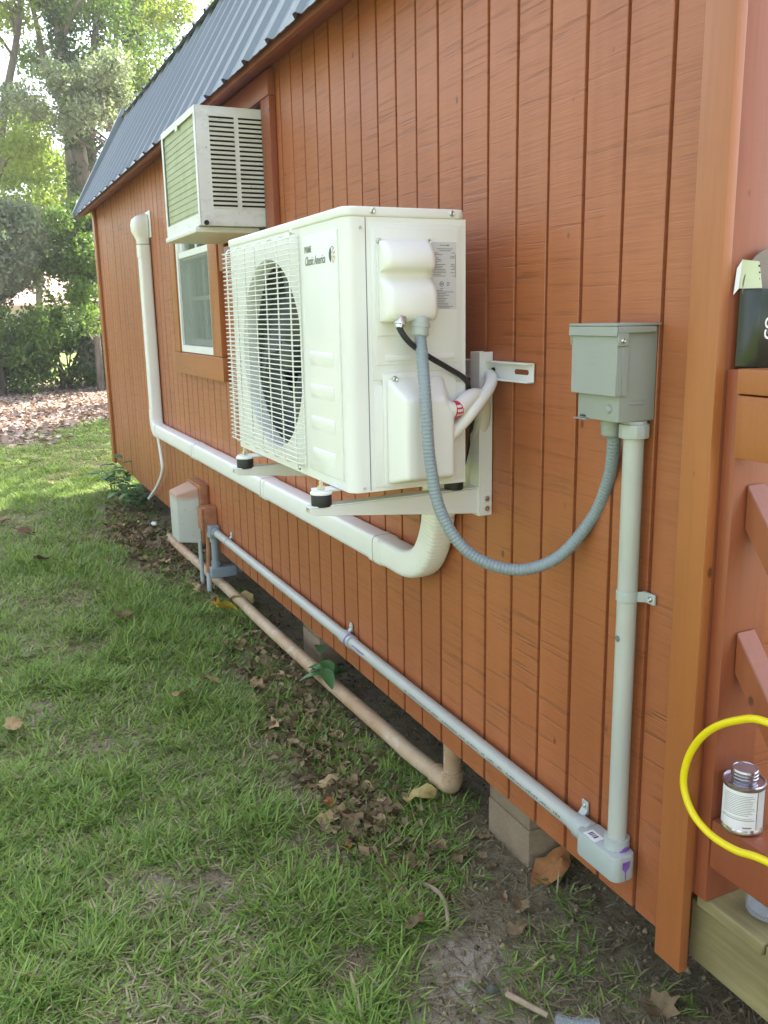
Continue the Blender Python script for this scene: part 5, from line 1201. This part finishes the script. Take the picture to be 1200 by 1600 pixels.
for i, (px, py, h, lab) in enumerate(((200, 792, .33, 'tallest leafy weed at the far wall foot'), (222, 800, .22, 'low bushy weed right beside the white hose end'), (178, 770, .26, 'slender weed nearest the far cabin corner'))):
    bp = at(px, py, z=0.0)
    plant((bp.x, bp.y, 0.0), lab, [(h, random.uniform(-.12, .05), random.uniform(-.1, .1), 7), (h * .8, random.uniform(-.15, .1), random.uniform(-.12, .12), 6), (h * .6, random.uniform(-.15, .1), random.uniform(-.1, .1), 5), (h * .45, random.uniform(-.2, .1), -.1, 4)], 10 + i, 0.10)
lp2 = at(683 // 1, 470, z=0.02)
lump('stone', tuple(at(241, 818, z=0.02)), (0.018, 0.03, 0.012), 'sticker', 'small pale stone in the grass left of the utility box', 'stone', 4)

# ------------------------------------------------------------------ trees and shrubs
GREEN = np.array([[0.11, 0.20, 0.045], [0.18, 0.28, 0.075]]); YEL = np.array([[0.20, 0.29, 0.05], [0.32, 0.40, 0.09]])
GREY = np.array([[0.19, 0.25, 0.17], [0.31, 0.36, 0.27]]); DARK = np.array([[0.045, 0.095, 0.03], [0.08, 0.15, 0.05]])
def leaves_at(cl, size, pal, flat=0.0):
    Ps, Cs = [], []
    for c_, r, n in cl:
        v = RNG.normal(0, 1, (n, 3)); v /= np.linalg.norm(v, axis=1)[:, None]; rad = RNG.random((n, 1)) ** 0.45
        r3 = np.array(r if isinstance(r, (tuple, list)) else (r, r, r * 0.8)); Ps.append(np.array(c_) + v * rad * r3)
        h = RNG.random((n, 1)) * 0.6 + RNG.random() * 0.4; Cs.append((pal[0] * (1 - h) + pal[1] * h) * RNG.uniform(0.8, 1.2, (n, 1)))
    P = np.concatenate(Ps); C = np.concatenate(Cs); return leaf_quads(P, RNG.uniform(0.7, 1.3, len(P)) * size, flat, C, 0.55, 0.3)
def tree(lab, trunk, r0, cl, size, pal, group, name='broadleaf_tree', limbs=True, ivy=None, kind='tree'):
    """trunk: list of points; cl: clusters (centre, radius, leaf count)"""
    T_ = smooth_path(trunk, 6); n = len(T_); root = thing(name, (trunk[0][0], trunk[0][1], 0.0), lab, kind, group)
    mb = MB().tube(T_, [r0 * (1.25 - 0.95 * i / (n - 1)) for i in range(n)], 9)
    if limbs:
        for c_, r, k in cl[:: max(1, len(cl) // 14)]:
            c_ = Vector(c_); j = min(range(n), key=lambda q_: abs((T_[q_].z + 0.55 * (c_ - T_[q_]).xy.length) - c_.z) + 0.0); p = T_[j]
            mid = p.lerp(c_, 0.5) + Vector((random.uniform(-.2, .2), random.uniform(-.2, .2), 0.15)); rr = r0 * (1.25 - 0.95 * j / n) * 0.42
            mb.tube(smooth_path([p, mid, c_], 4), [rr * (1 - 0.75 * i / 8) for i in range(9)], 6)
    mb.build('trunk', 'bark', root, smooth=80)
    link('crown', tri_mesh('crown', *leaves_at(cl, size, pal), 'leaf'), root)
    if ivy:
        ic = [(T_[i] + Vector((random.uniform(-.1, .1), random.uniform(-.1, .1), random.uniform(-.15, .15))), ivy[0] * random.uniform(.7, 1.3), ivy[1]) for i in range(2, n)]
        link('ivy', tri_mesh('ivy', *leaves_at(ic, size * 0.8, DARK), 'leaf'), root)
    return root
G1 = 'trees beyond the far end of the lawn'
def pxcl(boxes, Y, dY, r, n):
    """clusters scattered through the region a photo box covers at a depth"""
    out = []
    for x0, y0, x1, y1, k in boxes:
        for i in range(k):
            yy = Y + random.uniform(-dY, dY); p = at(random.uniform(x0, x1), random.uniform(y0, y1), y=yy); out.append((p, r * random.uniform(.65, 1.3), n))
    return out
def over(x, y, z0, z1, R, k, r, n): return [((x + random.gauss(0, R * .55), y + random.gauss(0, R * .55), random.uniform(z0, z1)), r * random.uniform(.7, 1.3), n) for _ in range(k)]
def tp(pts, Y): return [at(a, b_, y=Y) for a, b_ in pts]
b0 = lambda p: Vector((p[0], p[1], -0.1))
random.seed(5)
# leaning trunk at the left edge with an arching bough
t1 = tp([(-22, 420), (0, 210), (12, 137), (30, 25)], 19.0); t1 = [Vector((t1[0].x - .25, 19, -.1))] + t1 + [t1[-1] + Vector((.35, .2, 2.2))]
tree('leaning grey tree whose trunk rises at the left picture edge', t1, 0.11, pxcl([(-60, -80, 60, 40, 9), (0, 180, 60, 330, 5)], 19, 1.2, 0.5, 330) + over(-.5, 19, 8, 11, 2.2, 16, .8, 300), 0.10, YEL, G1)
t2 = tp([(120, 430), (104, 200), (73, 112), (50, 8)], 21.0); t2 = [Vector((t2[0].x + .1, 21, -.1))] + t2 + [t2[-1] + Vector((-.5, 0, 2.5))]
tree('slender trunk bending left between the ivy trunk and the leaning tree', t2, 0.10, pxcl([(30, -60, 120, 60, 8), (40, 60, 100, 110, 3)], 21, 1.2, 0.5, 330) + over(.3, 21, 9, 12, 2.2, 14, .8, 280), 0.10, GREEN, G1)
t3 = tp([(140, 480), (134, 325), (116, 190), (98, 80), (84, 0)], 18.5); t3 = [Vector((t3[0].x, 18.5, -.1))] + t3 + [t3[-1] + Vector((-.3, 0, 2.6))]
tree('thick dark tree trunk wrapped in ivy beside the roof edge', t3, 0.17, pxcl([(60, -60, 200, 40, 10), (120, 90, 215, 170, 8)], 18.5, 1.0, 0.5, 330) + over(1.0, 18.5, 8, 12, 2.4, 16, .8, 280), 0.10, GREEN, G1, ivy=(0.26, 150))
t3b = tp([(158, 480), (150, 330), (140, 200), (146, 90), (150, 0)], 19.5); t3b = [Vector((t3b[0].x, 19.5, -.1))] + t3b + [t3b[-1] + Vector((.1, 0, 2.6))]
tree('second ivy covered trunk just right of the thick dark one', t3b, 0.12, pxcl([(110, -50, 190, 30, 6), (150, 100, 230, 200, 7)], 19.5, 1.0, 0.45, 330) + over(1.6, 19.5, 8, 12, 2.2, 12, .8, 280), 0.095, GREY, G1, ivy=(0.2, 110))
t4 = tp([(184, 480), (182, 200), (180, 90), (183, 0)], 22.5); t4 = [Vector((t4[0].x, 22.5, -.1))] + t4 + [t4[-1] + Vector((.1, 0, 3))]
tree('straight thin grey trunk left of the roof peak', t4, 0.10, pxcl([(140, -60, 240, 40, 9), (190, 30, 260, 130, 5)], 22.5, 1.2, 0.55, 320) + over(2.2, 22.5, 9, 13, 2.4, 12, .8, 280), 0.11, GREEN, G1)
t5 = tp([(192, 480), (196, 100), (206, 20)], 20.5); t5 = [Vector((t5[0].x, 20.5, -.1))] + t5 + [t5[-1] + Vector((.3, 0, 2.6))]
tree('ivy clad tree closest to the roof break in the picture', t5, 0.11, pxcl([(190, -60, 330, 30, 10), (200, 60, 300, 150, 5)], 20.5, 1.2, 0.5, 330) + over(2.8, 20.5, 8, 12, 2.4, 12, .8, 280), 0.10, YEL, G1, ivy=(0.22, 100))
# low sunlit yellow green tree and silvery overhanging small trees
t6 = tp([(62, 500), (60, 330), (58, 250)], 25.0); t6 = [Vector((t6[0].x, 25, -.1))] + t6
tree('sunlit yellow green tree standing low behind the leaning trunk', t6, 0.10, pxcl([(0, 215, 110, 340, 22), (15, 180, 80, 220, 4)], 25, 1.3, 0.5, 420), 0.11, YEL, G1)
t7 = tp([(-10, 500), (0, 420), (30, 360)], 17.2); t7 = [Vector((t7[0].x, 17.2, -.1))] + t7
tree('silvery small tree with drooping foliage above the hedge left', t7, 0.06, pxcl([(-40, 325, 80, 440, 22), (-20, 430, 30, 470, 2)], 17.2, .7, 0.34, 420), 0.085, GREY, G1, name='small_tree')
t8 = tp([(150, 510), (146, 430), (120, 370)], 16.8); t8 = [Vector((t8[0].x, 16.8, -.1))] + t8
tree('green small tree with drooping foliage beside the cabin corner', t8, 0.06, pxcl([(80, 325, 165, 445, 20), (100, 425, 165, 465, 3), (120, 470, 170, 530, 3)], 16.8, .7, 0.32, 420), 0.085, GREEN, G1, name='small_tree')
t9 = tp([(230, 520), (190, 260), (150, 140)], 17.5); t9 = [Vector((t9[0].x, 17.5, -.1))] + t9
tree('pale feathery tree hanging over the middle of the tree line', t9, 0.07, pxcl([(60, 110, 160, 200, 12), (140, 80, 225, 180, 10), (0, 130, 60, 190, 4)], 17.5, .9, 0.36, 360), 0.08, GREY, G1, name='small_tree')
# hedge shrubs at the edge of the litter
def shrub(lab, x, y, R, H, n, pal, size, grp='shrubs along the far edge of the leaf litter'):
    root = thing('shrub', (x, y, 0.0), lab, 'shrub', grp); mb = MB(); cl = []
    for i in range(9):
        a = random.uniform(0, 6.28); q_ = Vector((x + R * .6 * math.cos(a), y + R * .5 * math.sin(a), H * random.uniform(.45, .95)))
        mb.tube(smooth_path([Vector((x + random.uniform(-.1, .1), y + random.uniform(-.1, .1), -.05)), Vector((x, y, 0)).lerp(q_, .5) + Vector((0, 0, .1)), q_], 4), [0.018, .017, .016, .015, .013, .011, .009, .007, .005], 5)
    mb.build('stem', 'bark', root, smooth=80)
    for i in range(26):
        a = random.uniform(0, 6.28); q_ = random.random() ** .5; hz = H * random.uniform(.06, .92)
        cl.append(((x + R * q_ * math.cos(a) * math.sqrt(max(.1, 1 - (hz / H) ** 2.5)), y + R * .8 * q_ * math.sin(a), hz), (R * .33, R * .33, R * .26), n // 26))
    for i in range(9):
        a = random.uniform(0, 6.28); q_ = random.random() * R * .9; hz = H * random.uniform(.85, 1.3); cl.append(((x + q_ * math.cos(a), y + q_ * .7 * math.sin(a), hz), (R * .16, R * .16, R * .24), n // 60))
    link('foliage', tri_mesh('foliage', *leaves_at(cl, size, pal), 'leaf'), root); return root
SH = [('green shrub at the left picture edge beyond the litter', -1.35, 16.9, .95, 1.55, GREEN), ('broad bright shrub left of the hedge middle', -.25, 17.4, 1.0, 1.45, GREEN), ('shrub in the hedge middle below the pale neighbour house', .75, 17.9, .95, 1.35, GREEN), ('shrub right of the hedge middle near the cabin corner', 1.65, 17.8, .9, 1.5, GREY), ('shrub mostly hidden by the far cabin corner', 2.7, 17.6, 1.0, 1.8, GREEN), ('dark shrub in the back row at left', -.9, 19.6, 1.1, 2.0, DARK), ('dark shrub in the back row near the corner', 2.1, 19.8, 1.1, 2.2, DARK), ('tall shrub far left outside the litter', -2.6, 17.2, 1.1, 1.9, GREEN)]
for lab, x, y, R, H, pal in SH: shrub(lab, x, y, R, H, 6200, pal, 0.085)
# neighbour house behind the trees
nb = thing('neighbour_house', (4.0, 42.0, 0.0), 'pale sunlit neighbour house glimpsed through the trees', 'house')
MB().box(0.2, 8.2, 40.0, 46.0, 0, 2.1).build('wall', 'nbwall', nb, smooth=False)
MB().prism([(39.6, 1.95), (43.0, 3.55), (46.4, 1.95), (46.4, 1.85), (43.0, 3.45), (39.6, 1.85)], 'x', -0.1, 8.5).build('roof', 'pinkroof', nb, smooth=False)
MB().box(1.2, 2.1, 39.96, 39.998, 0.8, 1.7).build('window', 'glass', nb, smooth=False)
MB().box(3.2, 4.1, 39.96, 39.998, 0.02, 1.85).build('door', 'vinyl', nb, smooth=False)
# trees behind the cabin, and around the garden to the left
G2 = 'trees around the garden'
for i, (x, y, H, lab) in enumerate(((4.6, 12.6, 9, 'leafy tree hidden behind the cabin roof'), (7.5, 15.5, 10, 'leafy tree further behind the cabin'))):
    tree(lab, [(x, y, -.1), (x + .1, y, 2.5), (x - .1, y + .1, 6), (x, y, H)], .16, over(x, y, 4.2, H + 1, 2.4, 38, .75, 200), .17, GREEN, G2)
for i, (x, y, H, lab) in enumerate(((-27, 4, 8, 'round garden tree left of the lawn across from the cabin'), (-26, 13, 9, 'tall garden tree far left of the lawn'), (-17, 24, 8, 'garden tree at the far left corner of the litter'), (-29, -8, 9, 'tall garden tree behind the viewpoint at left'), (-9, 27, 9, 'garden tree left of the hedge'), (9, -16, 11, 'garden tree behind the porch'), (-5, -14, 10, 'garden tree behind the viewpoint'))):
    tree(lab, [(x, y, -.1), (x + .15, y, 2.0), (x - .1, y + .1, 5), (x, y, H)], .2, over(x, y, 2.4, H + 1, 3.0, 46, 1.0, 130), .30, GREEN, G2)
# far woodland closing the horizon
n = 52000; th = RNG.uniform(-0.9, 0.9, n); dist = RNG.uniform(58, 95, n); hh = RNG.random(n) ** 0.8 * (6.0 + 3.5 * vnoise(th * 40, dist * 0 + 3, 0.5, 31))
P = np.stack([dist * np.sin(th), dist * np.cos(th), hh], 1); hmix = RNG.random((n, 1)); C = (GREEN[0] * hmix + YEL[0] * (1 - hmix)) * RNG.uniform(.7, 1.2, (n, 1))
tag(link('woodland', tri_mesh('woodland', *leaf_quads(P, RNG.uniform(.5, 1.1, n), 0.0, C, .7, .3), 'leaf')), 'distant mass of woodland behind the neighbour house', 'woodland', kind='stuff')


# ------------------------------------------------------------------ added haze volume standing in for lens glare
hz = M('glare_haze'); hz.t.nodes.remove(hz.b)
pv = hz.n('ShaderNodeVolumePrincipled', {'Color': (0.95, 0.98, 1.0, 1), 'Density': 0.0018, 'Anisotropy': 0.2})
hz.t.links.new(pv.outputs[0], hz.out.inputs['Volume'])
HZ = MB().box(-275, 275, -175, 440, -1.2, 16.0).mesh('haze', hz.m, smooth=False)
tag(link('haze', HZ), 'thin added haze volume imitating lens glare over the garden', 'haze', kind='stuff')
